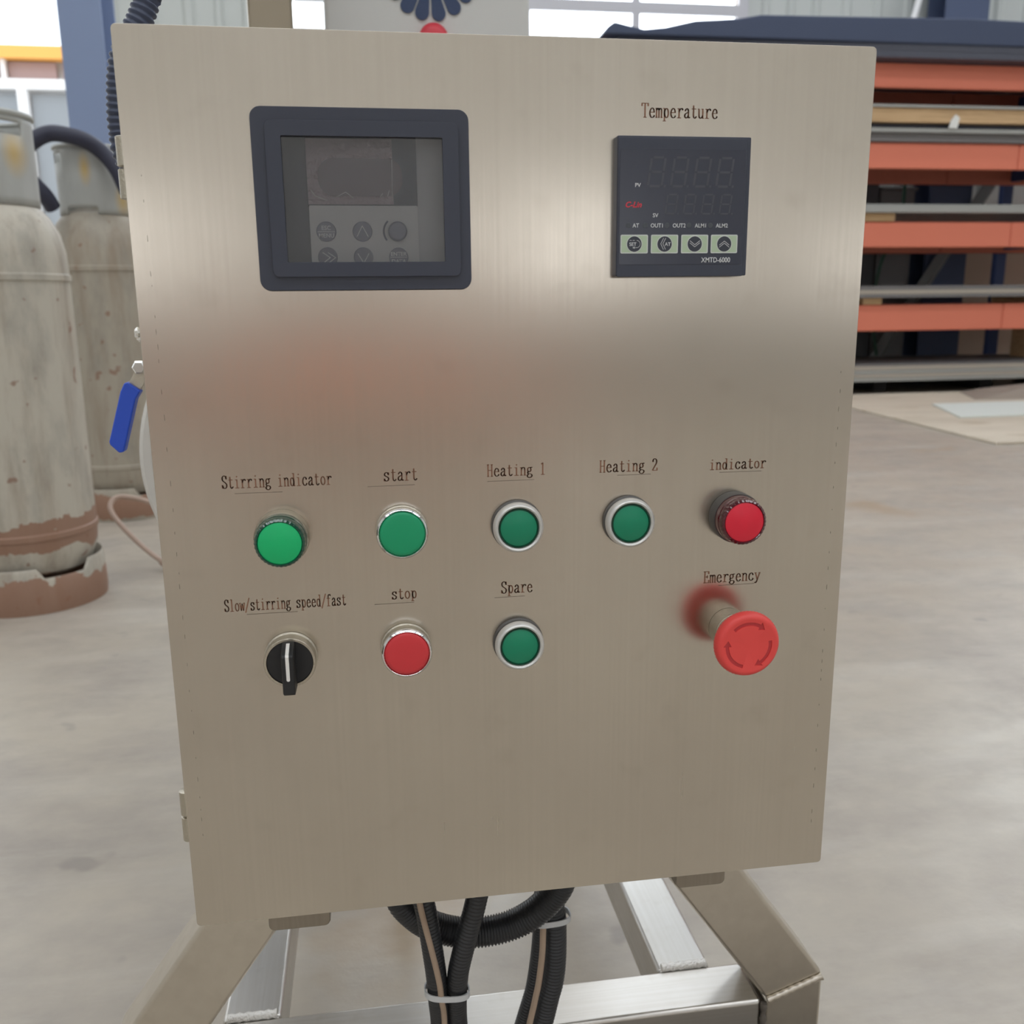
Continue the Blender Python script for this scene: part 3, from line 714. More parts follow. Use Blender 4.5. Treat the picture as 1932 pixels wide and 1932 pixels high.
for text, x0, x1, zb, cap, ln in (
    ('Temperature', 267.4, 310.4, 461.6, 7.0, None),
    ('Stirring indicator', 34.9, 94.2, 268.0, 6.9, (41.5, 67, 264.9, 264.9)),
    ('start', 122.3, 141.7, 268.7, 7.2, (113.6, 139.8, 265.9, 266.0)),
    ('Heating 1', 180.6, 214.9, 269.1, 6.7, (181, 208, 266.2, 266.3)),
    ('Heating 2', 246.1, 281.3, 269.0, 6.8, (257, 277, 266.9, 266.9)),
    ('indicator', 312.4, 347.9, 268.0, 6.3, (319, 345, 266.3, 266.2)),
    ('Slow/stirring speed/fast', 31.0, 98.6, 197.6, 6.8, (43, 71, 195.3, 195.3)),
    ('stop', 124.1, 139.0, 199.4, 6.6, (114.5, 137, 196.8, 196.9)),
    ('Spare', 187.8, 206.9, 199.2, 7.0, (184, 202, 196.8, 196.9)),
    ('Emergency', 311.3, 347.8, 198.6, 7.0, (321, 344, 196.5, 196.5))):
    lettering(text, x0, x1, zb, cap, TY, door)
    if ln: line(*ln)
# rows of tiny folds' weld marks along the door's side edges
rnd = random.Random(3)
mk = MB()
for x_, za, zb_ in ((8.2, 60, 430), (391.5, 30, 330)):
    z = za
    while z < zb_:
        L = rnd.uniform(.6, 3.2); dx = rnd.uniform(-.2, .2)
        mk.add([(X(x_+dx), TY, Z(z)), (X(x_+dx+.14), TY, Z(z)), (X(x_+dx+.14), TY, Z(z+L)), (X(x_+dx), TY, Z(z+L))], [(0, 1, 2, 3)]); z += L+rnd.uniform(4, 16)
o = sub(mk.build('edge_marks', 'scribe'), door); o['kind'] = 'stuff'

# ---- display window
def frame(name, m, x0, x1, z0, z1, hx0, hx1, hz0, hz1, y0, y1, r=5, rh=.8, bev=.0012, hr=0.6):
    bm = bmesh.new()
    outer = rrect(X(x0), X(x1), Z(z0), Z(z1), r/1000, 6); inner = rrect(X(hx0), X(hx1), Z(hz0), Z(hz1), hr/1000, 3)
    a = ringface(bm, outer, inner, y0); b = ringface(bm, outer, inner, y1)
    for p, q in ((a[0], b[0]), (a[1], b[1])):
        for i in range(len(p)):
            j = (i+1) % len(p); bm.faces.new((p[i], p[j], q[j], q[i]))
    bmesh.ops.recalc_face_normals(bm, faces=bm.faces)
    me = bpy.data.meshes.new(name); bm.to_mesh(me); bm.free(); me.materials.append(M[m])
    o = bpy.data.objects.new(name, me); C.objects.link(o)
    bv = o.modifiers.new('bevel', 'BEVEL'); bv.width = bev; bv.segments = 3; bv.limit_method = 'ANGLE'; bv.angle_limit = math.radians(50); bv.harden_normals = True
    for p in me.polygons: p.use_smooth = True
    return o
dw = kid(frame('display_window', 'black_plastic_hazed', 63.2, 173.8, 372.8, 463.0, 73.0, 165.4, 382.3, 453.7, -.0036, -.0002, r=5.5), cab, 'black plastic display window frame')
sub(frame('inner_frame', 'black_plastic_hazed', 70.3, 168.1, 379.6, 456.4, 78.0, 159.8, 387.0, 448.9, -.0056, -.0037, r=3.5, bev=.0008), dw)
sub(frame('gasket', 'gasket', 62.9, 174.1, 372.5, 463.3, 72.5, 165.5, 382, 454, -.0004, -.00005, r=5.8, bev=.00005), dw)
sub(MB().box(X(76), X(162), -.0034, -.0024, Z(385), Z(451)).build('glass_pane', 'display_glass'), dw)
# drive keypad behind the glass
KY = .012
kp = kid(MB().box(X(147), X(165), KY+.002, KY+.02, Z(382), Z(454)).build('drive_keypad', 'keypad_side', label='grey drive keypad seen through the display glass'), cab)
sub(MB().box(X(73), X(89), KY+.004, KY+.02, Z(382), Z(454)).build('side_panel', 'plate_dark', label='dark side panel'), kp)
sub(MB().prism(rrect(X(89.3), X(147), Z(370), Z(416.9), .0008), KY, KY+.006).build('key_panel', 'keypad_grey', label='pale grey key panel'), kp)
sub(MB().prism(rrect(X(89.0), X(147), Z(416.9), Z(454), .0008), KY+.0005, KY+.006).build('upper_panel', 'plate_dark'), kp)
fm = MB(); n1, n2 = 14, 10; vs = []; fs = []
for j in range(n2+1):
    for i in range(n1+1):
        x_ = 89.2+45*i/n1; z_ = 417.4+33*j/n2
        vs.append((X(x_), KY-.0006-.0007*abs(math.sin(i*1.3+j*.9))*(0.4+0.6*math.cos(j*1.9+i*.3)**2), Z(z_)))
for j in range(n2):
    for i in range(n1):
        k = j*(n1+1)+i; fs.append((k, k+1, k+n1+2, k+n1+1))
fo = sub(fm.add(vs, fs).build('protective_film', 'keypad_film', smooth=30), kp)
sub(MB().prism(rrect(X(94.9), X(139.2), Z(421.6), Z(440.6), .008, 8), KY-.0016, KY-.0013).build('readout_screen', 'keypad_screen'), kp)
for pts_ in (((90.5, 425, 93, 421.5), (93, 421.5, 99, 419.2)), ((104, 421, 109, 423.5), (109, 423.5, 113, 420.5)), ((133.5, 419, 133.9, 440),), ((127, 421, 128.5, 423),), ((131, 421.5, 132, 424.5),)):
    mb = MB()
    for x0, z0, x1, z1 in pts_:
        d = Vector((x1-x0, z1-z0)).normalized(); nn = Vector((-d.y, d.x))*.16
        mb.add([(X(x0-nn.x), KY-.0022, Z(z0-nn.y)), (X(x1-nn.x), KY-.0022, Z(z1-nn.y)), (X(x1+nn.x), KY-.0022, Z(z1+nn.y)), (X(x0+nn.x), KY-.0022, Z(z0+nn.y))], [(0, 1, 2, 3)])
    sub(mb.build('film_crease', 'film_crease'), kp)
def disc(x, z, r, y0, y1, m, name, parent, lab=None, n=40, rim=.0003):
    o = MB().lathe([(r/1000-rim, y0), (r/1000, y0+rim), (r/1000, y1)], n, 'Y', (X(x), 0, Z(z))).build(name, m, smooth=35)
    return sub(o, parent, lab)
def strokes(segs, wd, y, m, name, parent, lab=None):
    mb = MB()
    for st in segs:
        P = [Vector(p) for p in st]
        for p, q in zip(P, P[1:]):
            d = (q-p).normalized(); nn = Vector((-d.y, d.x))*wd/2; e = d*wd*.35
            qd = [p-e-nn, q+e-nn, q+e+nn, p-e+nn]; k = len(mb.v)
            mb.v += [(X(v.x), y, Z(v.y)) for v in qd]; mb.f.append((k, k+1, k+2, k+3))
    return sub(mb.build(name, m), parent, lab)
def text(s, x, z, size, y, m, parent, align='LEFT', shear=0.0, sx=1.0, name='lettering', lab=True, off=0.012):
    cu = bpy.data.curves.new(name, 'FONT'); cu.body = s; cu.size = 1; cu.align_x = align; cu.shear = shear; cu.offset = off; cu.resolution_u = 3
    tmp = bpy.data.objects.new('tmp', cu); C.objects.link(tmp)
    dg = bpy.context.evaluated_depsgraph_get(); me = bpy.data.meshes.new_from_object(tmp.evaluated_get(dg))
    bpy.data.objects.remove(tmp); bpy.data.curves.remove(cu)
    for v in me.vertices: v.co = Vector((X(x)+v.co.x*size*sx/1000, y, Z(z)+v.co.y*size/1000))
    me.materials.clear(); me.materials.append(M[m])
    o = bpy.data.objects.new(name, me); C.objects.link(o); o.parent = parent
    if lab: o['label'] = 'lettering reading %s' % s
    return o
ky = KY-.0012
for x_, z_ in ((97.8, 403.5), (116.9, 403.5), (97.9, 390.2), (116.9, 390.2), (135.8, 390.0)):
    disc(x_, z_, 5.2, ky, KY, 'keypad_key', 'round_key', kp)
disc(135.7, 403.5, 5.1, ky-.003, KY, 'keypad_key', 'dial_knob', kp, 'dark dial knob', rim=.0008)
kt = ky-.0001
strokes([ [(135.7+7.4*math.cos(math.radians(a)), 403.5+7.4*math.sin(math.radians(a))) for a in range(135, 216, 8)] ], 1.0, KY-.0001, 'keypad_key', 'dial_arc', kp)
text('ESC', 97.8, 404.3, 3.1, kt, 'keypad_print', kp, 'CENTER'); text('MENU', 97.8, 400.4, 3.0, kt, 'keypad_print', kp, 'CENTER')
strokes([[(93.4, 403.4), (102.2, 403.4)]], .28, kt, 'keypad_print', 'key_mark', kp)
strokes([[(114, 401.0), (116.9, 406.4), (119.8, 401.0)]], .4, kt, 'keypad_print', 'key_mark', kp)
strokes([[(114, 392.0), (116.9, 387.0), (119.8, 392.0)]], .4, kt, 'keypad_print', 'key_mark', kp)
strokes([[(95.4, 392.6), (99.2, 390.0), (95.4, 387.2)], [(98.2, 392.6), (102.0, 390.0), (98.2, 387.2)]], .4, kt, 'keypad_print', 'key_mark', kp)
text('ENTER', 135.8, 390.8, 2.9, kt, 'keypad_print', kp, 'CENTER'); text('DATA', 135.8, 387.0, 2.9, kt, 'keypad_print', kp, 'CENTER')
strokes([[(131.4, 390.1), (140.2, 390.1)]], .28, kt, 'keypad_print', 'key_mark', kp)

# ---- temperature controller
tcn = kid(MB().prism(rrect(X(252.6), X(327.2), Z(378.7), Z(451.2), .0008), -.0070, .03).build('temperature_controller', 'black_plastic_hazed', bevel=.0006, label='black square temperature controller'), cab)
FY = -.0080
sub(MB().prism(rrect(X(252.9), X(324.9), Z(378.4), Z(450.2), .001), FY+.0002, -.0070).build('bezel', 'black_plastic_hazed', bevel=.0003), tcn)
sub(MB().prism(rrect(X(253.9), X(324.0), Z(384.9), Z(444.4), .0006), FY, FY+.0004).build('face_plate', 'black_gloss_hazed'), tcn)
ty = FY-.0001
def seg8(x, z, w_, hh, sl, th, dot=True):
    mb = MB(); g = th*.35
    def quad(p):
        k = len(mb.v); mb.v += [(X(x+a+sl*b), ty, Z(z+b)) for a, b in p]; mb.f.append((k, k+1, k+2, k+3))
    for b in (0, hh/2, hh): quad([(g+th/2, b-th/2), (w_-g-th/2, b-th/2), (w_-g-th/2, b+th/2), (g+th/2, b+th/2)])
    for b0, b1 in ((g, hh/2-g), (hh/2+g, hh-g)):
        for a in (0, w_): quad([(a-th/2, b0), (a+th/2, b0), (a+th/2, b1), (a-th/2, b1)])
    if dot: quad([(w_+1.2, -th/2), (w_+1.2+th, -th/2), (w_+1.2+th, th/2), (w_+1.2, th/2)])
    sub(mb.build('digit', 'segment'), tcn)
for k in range(4):
    seg8(269.4+12.75*k, 425.6, 7.6, 14.6, .13, 1.15)
    seg8(279.4+10.2*k, 411.5, 5.6, 9.9, .13, .75)
text('PV', 262.2, 425.1, 2.9, ty, 'white_print', tcn); text('SV', 272.4, 409.6, 2.9, ty, 'white_print', tcn)
text('C-Lin', 256.8, 414.7, 4.1, ty, 'logo_red', tcn, shear=.3, off=.03)
for x_, s_ in ((258.8, 'AT'), (268.4, 'OUT1'), (280.6, 'OUT2'), (293.1, 'ALM1'), (305.2, 'ALM2')):
    disc(x_, 405.4, 1.45, ty, FY, 'led_off', 'status_led', tcn, n=20, rim=.0001)
for x_, s_ in ((261.3, 'AT'), (271.3, 'OUT1'), (283.7, 'OUT2'), (296.3, 'ALM1'), (308.3, 'ALM2')):
    text(s_, x_, 404.3, 3.0, ty, 'white_print', tcn, sx=.94)
text('XMTD-6000', 300.6, 385.9, 3.75, ty, 'white_print', tcn, sx=.86)
for k, x_ in enumerate((254.7, 271.7, 288.8, 305.7)):
    key = sub(MB().prism(rrect(X(x_), X(x_+15.3), Z(390.7), Z(400.5), .0007), FY-.00025, FY+.0002).build('key', 'key_edge', label='pale green rectangular key'), tcn)
    y1 = FY-.0003; cx, cz = x_+7.65, 395.6
    for nm, pts_, m_ in (('key_field', rrect(X(x_+.5), X(x_+14.8), Z(391.2), Z(400.0), .0005), 'key_pale'),):
        pass
    sub(MB().prism(rrect(X(x_+.55), X(x_+14.75), Z(391.25), Z(399.95), .0005), y1, y1+.0001).build('key_field', 'key_pale'), key) if False else None
    o = MB().prism(rrect(X(x_+.55), X(x_+14.75), Z(391.25), Z(399.95), .0005), y1, FY-.0002).build('key_field', 'key_pale'); sub(o, tcn)
    disc(cx, cz, 4.45, y1-.0001, y1, 'key_edge', 'key_ring', tcn, n=32, rim=.00005); disc(cx, cz, 4.05, y1-.0002, y1, 'key_dark', 'key_disc', tcn, n=32, rim=.00005)
    yk = y1-.00027
    if k == 0:
        text('SET', cx-2.9, cz-.95, 2.6, yk, 'white_print', tcn)
        arc = [(cx+1.3+1.9*math.cos(math.radians(a)), cz+1.9*math.sin(math.radians(a))) for a in range(90, -91, -15)]
        strokes([[(cx-2.6, cz+1.9), (cx-1.6, cz+1.9)], [(cx-.9, cz+1.9), (cx+.1, cz+1.9)], arc, [(cx+1.3, cz-1.9), (cx-.6, cz-1.9)], [(cx-1.0, cz-1.9), (cx+.2, cz-1.5)], [(cx-1.0, cz-1.9), (cx+.2, cz-2.3)]], .26, yk, 'white_print', 'key_mark', tcn)
    elif k == 1:
        text('AT', cx+.1, cz-.95, 2.6, yk, 'white_print', tcn)
        strokes([[(cx-.7, cz+3.0), (cx-2.2, cz+.1), (cx-.7, cz-2.8)], [(cx+.5, cz+3.0), (cx-1.0, cz+.1), (cx+.5, cz-2.8)]], .26, yk, 'white_print', 'key_mark', tcn)
    else:
        s = -1 if k == 2 else 1
        strokes([[(cx-2.8, cz-s*1.7+q*1.1), (cx, cz+s*.5-s*.1+q*1.1), (cx+2.8, cz-s*1.7+q*1.1)] for q in (0, s)], .27, yk, 'white_print', 'key_mark', tcn)

# ---- push buttons, lamps and switches: collars as parts, bezels and caps as sub-parts
def ring_prof(r0, r1, y0, y1, rb):      # a torus-like ring profile between radii r0<r1 protruding to y0
    return [(r0, y1), (r0, y0+rb*.6), (r0+rb*.5, y0+rb*.15), ((r0+r1)/2, y0), (r1-rb*.6, y0+rb*.1), (r1-rb*.15, y0+rb*.5), (r1, y0+rb*1.3), (r1, y1)]
def chrome_button(x, z, colour, y, label):
    c = (X(x), 0, Z(z))
    p = kid(MB().lathe([(.0147, -.0002), (.0147, -.0012), (.0140, -.0016), (.0140, y+.0020), (.0136, y+.0016)], 48, 'Y', c).build('push_button', 'collar_steel', smooth=35, label=label), cab)
    knurl = lambda k, i, r: r*(1+.006*math.cos(i*PI)) if 1 <= k <= 2 else r
    sub(MB().lathe([(.0128, y+.003), (.0128, y+.0004), (.0132, y), (.0142, y+.0006), (.0145, y+.0014), (.0145, y+.0026), (.0141, y+.0032)], 96, 'Y', c, knurl).build('bezel', 'chrome', smooth=50, label='chrome bezel'), p)
    sub(MB().lathe([(.0001, y-.0006), (.006, y-.0006), (.0105, y-.0003), (.0122, y+.0001), (.0127, y+.0009), (.0127, y+.003)], 64, 'Y', c).build('cap', colour, smooth=50), p)
    return p
chrome_button(131.6, 240.0, 'green_cap', -.0095, 'green push button in a chrome bezel under start')
chrome_button(131.6, 169.9, 'red_cap', -.0115, 'red push button in a chrome bezel under stop')
def pearl_button(x, z, y, label):
    c = (X(x), 0, Z(z))
    p = kid(MB().lathe([(.0150, -.0002), (.0150, -.0020), (.0143, -.0026), (.0143, y+.003)], 48, 'Y', c).build('push_button', 'dark_collar', smooth=35, label=label), cab)
    sub(MB().lathe([(.0116, y+.0045), (.0116, y+.0016), (.0121, y+.0004), (.0129, y), (.0138, y+.0006), (.0144, y+.0020), (.0146, y+.0040), (.0144, y+.0056)], 64, 'Y', c).build('bezel', 'pearl_bezel', smooth=60, label='silver plastic bezel'), p)
    sub(MB().lathe([(.0106, y+.0016), (.0110, y+.0010), (.0114, y+.0010), (.0116, y+.0020), (.0116, y+.005), (.0106, y+.005)], 64, 'Y', c).build('cap_rim', 'green_rim', smooth=50, label='dark green rim'), p)
    sub(MB().lathe([(.0001, y+.0012), (.0100, y+.0012), (.0106, y+.0017), (.0106, y+.005)], 64, 'Y', c).build('cap', 'green_dark_cap', smooth=50), p)
pearl_button(197.6, 240.0, -.0095, 'dark green button in a silver bezel under Heating 1')
pearl_button(263.4, 239.8, -.0095, 'dark green button in a silver bezel under Heating 2')
pearl_button(197.6, 168.9, -.0105, 'dark green button in a silver bezel under Spare')
def lamp(x, z, y, lens, rim, collar, label):
    c = (X(x), 0, Z(z))
    p = kid(MB().lathe([(.0150, -.0002), (.0150, -.0075), (.0146, -.0085), (.0136, -.0085)], 48, 'Y', c).build('indicator_lamp', collar, smooth=35, label=label), cab)
    kn = lambda k, i, r: r*(1+.012*math.cos(i*PI)) if 2 <= k <= 4 else r
    sub(MB().lathe([(.0117, y+.004), (.0117, y+.0006), (.0122, y), (.0132, y+.0008), (.0138, y+.0026), (.0138, y+.005), (.0142, y+.006), (.0142, -.0086)], 72, 'Y', c, kn).build('lens_rim', rim, smooth=20, label='dark translucent ring of the lens'), p)
    sub(MB().lathe([(.0001, y+.0002), (.0110, y+.0002), (.0116, y+.0006), (.0116, y+.004)], 64, 'Y', c).build('lens', lens, smooth=50), p)
lamp(65.6, 240.2, -.0190, 'green_lens', 'green_lens_rim', 'collar_steel', 'bright green indicator lamp under Stirring indicator')
lamp(328.2, 239.8, -.0190, 'red_lens', 'red_lens_rim', 'dark_collar', 'bright red indicator lamp under indicator')
# selector switch
c = (X(65.9), 0, Z(168.6)); y = -.0105
sw = kid(MB().lathe([(.0150, -.0002), (.0150, -.0015), (.0142, -.0020), (.0142, y+.0012), (.0145, y+.0004), (.0142, y), (.0130, y), (.0130, y+.003)], 64, 'Y', c).build('selector_switch', 'collar_steel', smooth=35, label='black rotary selector switch with a white pointer'), cab)
sub(MB().lathe([(.0001, y+.0006), (.0126, y+.0006), (.0130, y+.0012), (.0130, y+.004)], 64, 'Y', c).build('switch_face', 'selector_black', smooth=40), sw)
hs = [(y+.0008, 12.9), (y-.0030, 12.9), (y-.0125, 9.6), (y-.0135, 8.6), (y-.0135, -13.2), (y-.0122, -14.4), (y-.0010, -14.4), (y+.0008, -12.5)]
hm = MB(); n = len(hs)
def hw(k): return 3.1 if k in (3, 4) else 3.5
vs = [(X(65.9-hw(k)), a, Z(168.6+b)) for k, (a, b) in enumerate(hs)]+[(X(65.9+hw(k)), a, Z(168.6+b)) for k, (a, b) in enumerate(hs)]
fs = [tuple(range(n)), tuple(range(2*n-1, n-1, -1))]+[(i, i+n, (i+1) % n+n, (i+1) % n) for i in range(n)]
hd = hm.add(vs, fs).build('switch_handle', 'selector_black', bevel=.0009)
sub(hd, sw)
so = MB()
pz = [(y-.0031, 12.95), (y-.0128, 9.75), (y-.01362, 8.6), (y-.01362, -4.5)]
vs = []; fs = []
for a, b in pz: vs += [(X(65.9-.95), a-.0002, Z(168.6+b)), (X(65.9+.95), a-.0002, Z(168.6+b))]
for i in range(len(pz)-1): fs.append((2*i, 2*i+1, 2*i+3, 2*i+2))
k = len(vs)
for i in range(9):
    th = PI+PI*i/8; vs.append((X(65.9+.95*math.cos(th)), y-.01382, Z(168.6-4.5+.95*math.sin(th))))
fs.append(tuple(range(k, k+9)))
sub(so.add(vs, fs).build('pointer_stripe', 'selector_stripe', label='white pointer stripe'), sw)
# emergency stop
c = (X(328.0), 0, Z(169.8)); y = -.034
es = kid(MB().lathe([(.0120, -.0002), (.0120, -.0120), (.0117, -.0122), (.0117, -.0127), (.0120, -.0129), (.0120, -.0190)], 48, 'Y', c).build('emergency_stop', 'collar_steel', smooth=35, label='red mushroom emergency stop button under Emergency'), cab)
kn = lambda k, i, r: r*(1+.008*math.cos(i*PI)) if 5 <= k <= 7 else r
head = MB().lathe([(.0001, y+.0006), (.0148, y+.0006), (.0160, y+.0002), (.0175, y+.0004), (.0188, y+.0018), (.01955, y+.0040), (.0194, y+.0060), (.0185, y+.0082), (.0165, y+.0108), (.0135, y+.0130), (.0116, y+.0140), (.0116, -.0192)], 120, 'Y', c, kn).build('mushroom_head', 'red_mushroom', smooth=45)
sub(head, es)
# three curved arrows sunk into the head (cut with a boolean, then the cutter is deleted)
cut = MB(); base = MB()
def arrow_poly(a0, a1, r=13.1, w_=1.05, hwid=2.6, hl=17):
    s = 1 if a1 > a0 else -1; n = 12; am = a1-s*hl; out = []; inn = []
    for i in range(n+1):
        th = math.radians(a0+(am-a0)*i/n); out.append(((r+w_)*math.cos(th), (r+w_)*math.sin(th))); inn.append(((r-w_)*math.cos(th), (r-w_)*math.sin(th)))
    th = math.radians(am); t1 = math.radians(a1)
    head_ = [((r+hwid)*math.cos(th), (r+hwid)*math.sin(th)), (r*math.cos(t1), r*math.sin(t1)), ((r-hwid)*math.cos(th), (r-hwid)*math.sin(th))]
    return [(X(328.0)+a/1000, Z(169.8)+b/1000) for a, b in out+head_+inn[::-1]]
arrows = [arrow_poly(134, 44), arrow_poly(10, -72), arrow_poly(-104, -196)]
for k, A in enumerate(arrows):
    A2 = list(reversed(A))
    cut.prism(A2, y-.003, y+.0014)
co = cut.build('cutter', 'red_mushroom')
bmod = head.modifiers.new('b', 'BOOLEAN'); bmod.operation = 'DIFFERENCE'; bmod.object = co; bmod.solver = 'EXACT'
bpy.context.view_layer.update()
dg = bpy.context.evaluated_depsgraph_get(); nm_ = bpy.data.meshes.new_from_object(head.evaluated_get(dg))
head.modifiers.clear()
if len(nm_.polygons) > 200: head.data = nm_
bpy.data.objects.remove(co)
for k, A in enumerate(arrows):
    sub(MB().prism(A, y+.0011, y+.0015).build('arrow_mark', 'red_recess_shade', label='sunken turning arrow'), head) if False else sub(MB().prism(A, y+.0011, y+.0015).build('arrow_mark', 'red_recess_shade', label='sunken turning arrow'), es)

# ------------------------------------------------------------------ tubular stand under the cabinet
FT = .177; TW = .05
st = empty('tube_stand', (.19, .175, 0), 'welded stainless square-tube stand carrying the control cabinet', 'stand')
def bar(name, m, pts4a, pts4b): pass
def sbox(name, m, *b, bev=.004): return kid(MB().box(*b).build(name, m, bevel=bev, seg=3), st)
sbox('cross_bar', 'tube_x', -.056, .436, .15, .20, FT-.05, FT)
sbox('rear_cross_bar', 'tube_x', -.056, .436, 1.30, 1.35, FT-.05, FT)
sbox('side_bar', 'tube_y', -.033, .017, .2005, 1.2995, FT-.0505, FT-.0005)
sbox('side_bar', 'tube_y', .3565, .4065, .2005, 1.2995, FT-.0505, FT-.0005)
# front posts with mitred diagonal arms rising behind the cabinet
def arm(side):
    # outline in the XZ plane of the right arm; the left mirrors it about x = .190
    mir = lambda x: x if side > 0 else .380-x
    up = [(.4390, .1775), (.4920, .1965), (.4112-.0605, .3794+.015), (.3602-.060, .3690+.012)]
    # direction of the arm taken from its two long edges
    ex = (.492-.4112); ez = (.1965-.3094)
    o1 = (.4920-ex*2.15, .1965-ez*2.15); i1 = (.4390-ex*2.15+.004, .1775-ez*2.15-.004)
    poly = [(.4390, .1775), (.4920, .1965), o1, i1]
    pts = [(mir(a), b) for a, b in poly]
    if side < 0: pts = pts[::-1]
    kid(MB().prism(pts, .150, .200).build('diagonal_arm', 'tube_dull', bevel=.004, seg=3), st)
    post = [(.4390, .0), (.4920, .0), (.4920, .1945), (.4390, .1755)]
    pts = [(mir(a), b) for a, b in post]
    if side < 0: pts = pts[::-1]
    kid(MB().prism(pts, .150, .200).build('post', 'tube_dull', bevel=.004, seg=3), st)
    # weld beads: along the mitre, and where the cross bar meets the post
    a = Vector((mir(.4405), .1495, .1770)); b = Vector((mir(.4905), .1495, .1950)); P = [a.lerp(b, i/20) for i in range(21)]
    kid(MB().tube(P, .0032, 8, lambda k: .0032+.0005*math.sin(k*2.3)).build('weld_bead', 'tube_dull', smooth=60), st)
    a = Vector((mir(.4372), .1492, .1745)); b = Vector((mir(.4372), .1492, .127)); P = [a.lerp(b, i/12) for i in range(13)]
    kid(MB().tube(P, .0028, 8, lambda k: .0028+.0009*math.sin(k*1.9)).build('weld_bead', 'weld_dark', smooth=60), st)
arm(1); arm(-1)
# top rail hidden behind the cabinet, carrying its back
sbox('top_rail', 'tube_x', .05, .33, .1525, .1975, .60, .645)
for x0 in (-.110, .4390):
    for y0 in (1.30,):
        sbox('post', 'tube_dull', x0, x0+.053, y0, y0+.05, 0, FT)
for x0 in (-.033, .3565):
    P = [Vector((x0+.004+.0035*i, .2025, FT+.0006)) for i in range(13)]
    kid(MB().tube(P, .0036, 8, lambda k: .0040+.0006*math.sin(k*2.7)).build('weld_bead', 'weld_bright', smooth=60), st)

# ------------------------------------------------------------------ corrugated conduits and cords below the cabinet
def conduit(pts, r, label, pitch=.0030, m='conduit', dep=.90):
    path = smoothpath(pts, 10); path = resample(path, pitch/4)
    prof = (1.0, 1.0, dep, dep)
    o = MB().tube(path, r, 16, lambda k: r*prof[k % 4]).build('conduit', m, smooth=80)
    return tag(o, label, 'conduit')
V = Vector
def atv(a, b, y_): return at(a, b, y_)
END = [V((.20, .10, .03)), V((.32, .08, .014)), V((.50, .06, .014)), V((.9, .0, .014))]
def ends(dy, dz): return [p+V((0, dy, dz)) for p in END]
conduit([V((.128, .082, Z0-.001)), atv(799, 1700, .084), atv(808, 1743, .085), atv(816, 1792, .086), atv(823, 1839, .088), atv(827, 1885, .094), atv(832, 1940, .105), V((.150, .112, .15)), V((.160, .105, .08))]+ends(0, 0), .0079, 'left black corrugated conduit of the front pair, hanging beside the cord')
conduit([V((.190, .080, Z0-.001)), atv(898, 1700, .080), atv(887, 1743, .081), atv(872, 1800, .083), atv(864, 1839, .086), atv(861, 1890, .096), atv(864, 1945, .107), V((.168, .112, .15)), V((.182, .105, .08))]+ends(-.03, 0), .0081, 'right black corrugated conduit of the front pair, crossing the loop')
conduit([V((.085, .112, Z0-.001)), atv(742, 1672, .109), atv(765, 1710, .108), atv(805, 1742, .108), atv(855, 1757, .108), atv(910, 1758, .108), atv(965, 1745, .108), atv(1012, 1719, .107), atv(1050, 1680, .107), atv(1068, 1640, .107), V((.275, .107, Z0-.001))], .0113, 'thick black corrugated conduit looping below the cabinet', .0024)
conduit([V((.262, .131, Z0-.001)), atv(1046, 1680, .131), atv(1047, 1740, .131), atv(1047, 1800, .131), atv(1043, 1845, .131), atv(1034, 1880, .131), atv(1021, 1932, .131), V((.215, .125, .13)), V((.19, .08, .05)), V((.21, .04, .014)), V((.32, .02, .014)), V((.9, -.10, .014))], .0095, 'glossy black corrugated conduit hanging at right under the cabinet')
conduit([V((.236, .138, Z0-.001)), atv(1022, 1690, .138), atv(1020, 1740, .138), atv(1015, 1800, .138), atv(1006, 1860, .138), atv(996, 1896, .138), atv(981, 1945, .138), V((.190, .130, .10)), V((.17, .06, .03)), V((.20, .0, .009)), V((.34, -.02, .009)), V((.9, -.14, .009))], .0062, 'slim black corrugated conduit beside the glossy right one', .0026)
def cord(pts, r, label): return tag(MB().tube(smoothpath(pts, 8), r, 10).build('cord', 'cord', smooth=60), label, 'cord')
cord([V((.130, .072, Z0-.001)), atv(791, 1700, .070), atv(801, 1743, .073), atv(816, 1800, .075), atv(828, 1850, .078), atv(833, 1885, .082), atv(839, 1940, .093), V((.150, .098, .15)), V((.154, .09, .08)), V((.18, .03, .02)), V((.30, -.02, .004)), V((.9, -.18, .004))], .0022, 'thin beige cord tied to the front pair of conduits')
cord([V((.236, .1225, Z0-.001)), atv(1027, 1700, .1225), atv(1025, 1750, .1225), atv(1023, 1800, .1225), atv(1017, 1850, .1225), atv(1011, 1880, .1225), atv(999, 1932, .1225), V((.196, .115, .10)), V((.16, .03, .03)), V((.20, -.03, .004)), V((.34, -.06, .004)), V((.9, -.22, .004))], .0025, 'thin beige cord beside the glossy right conduit')
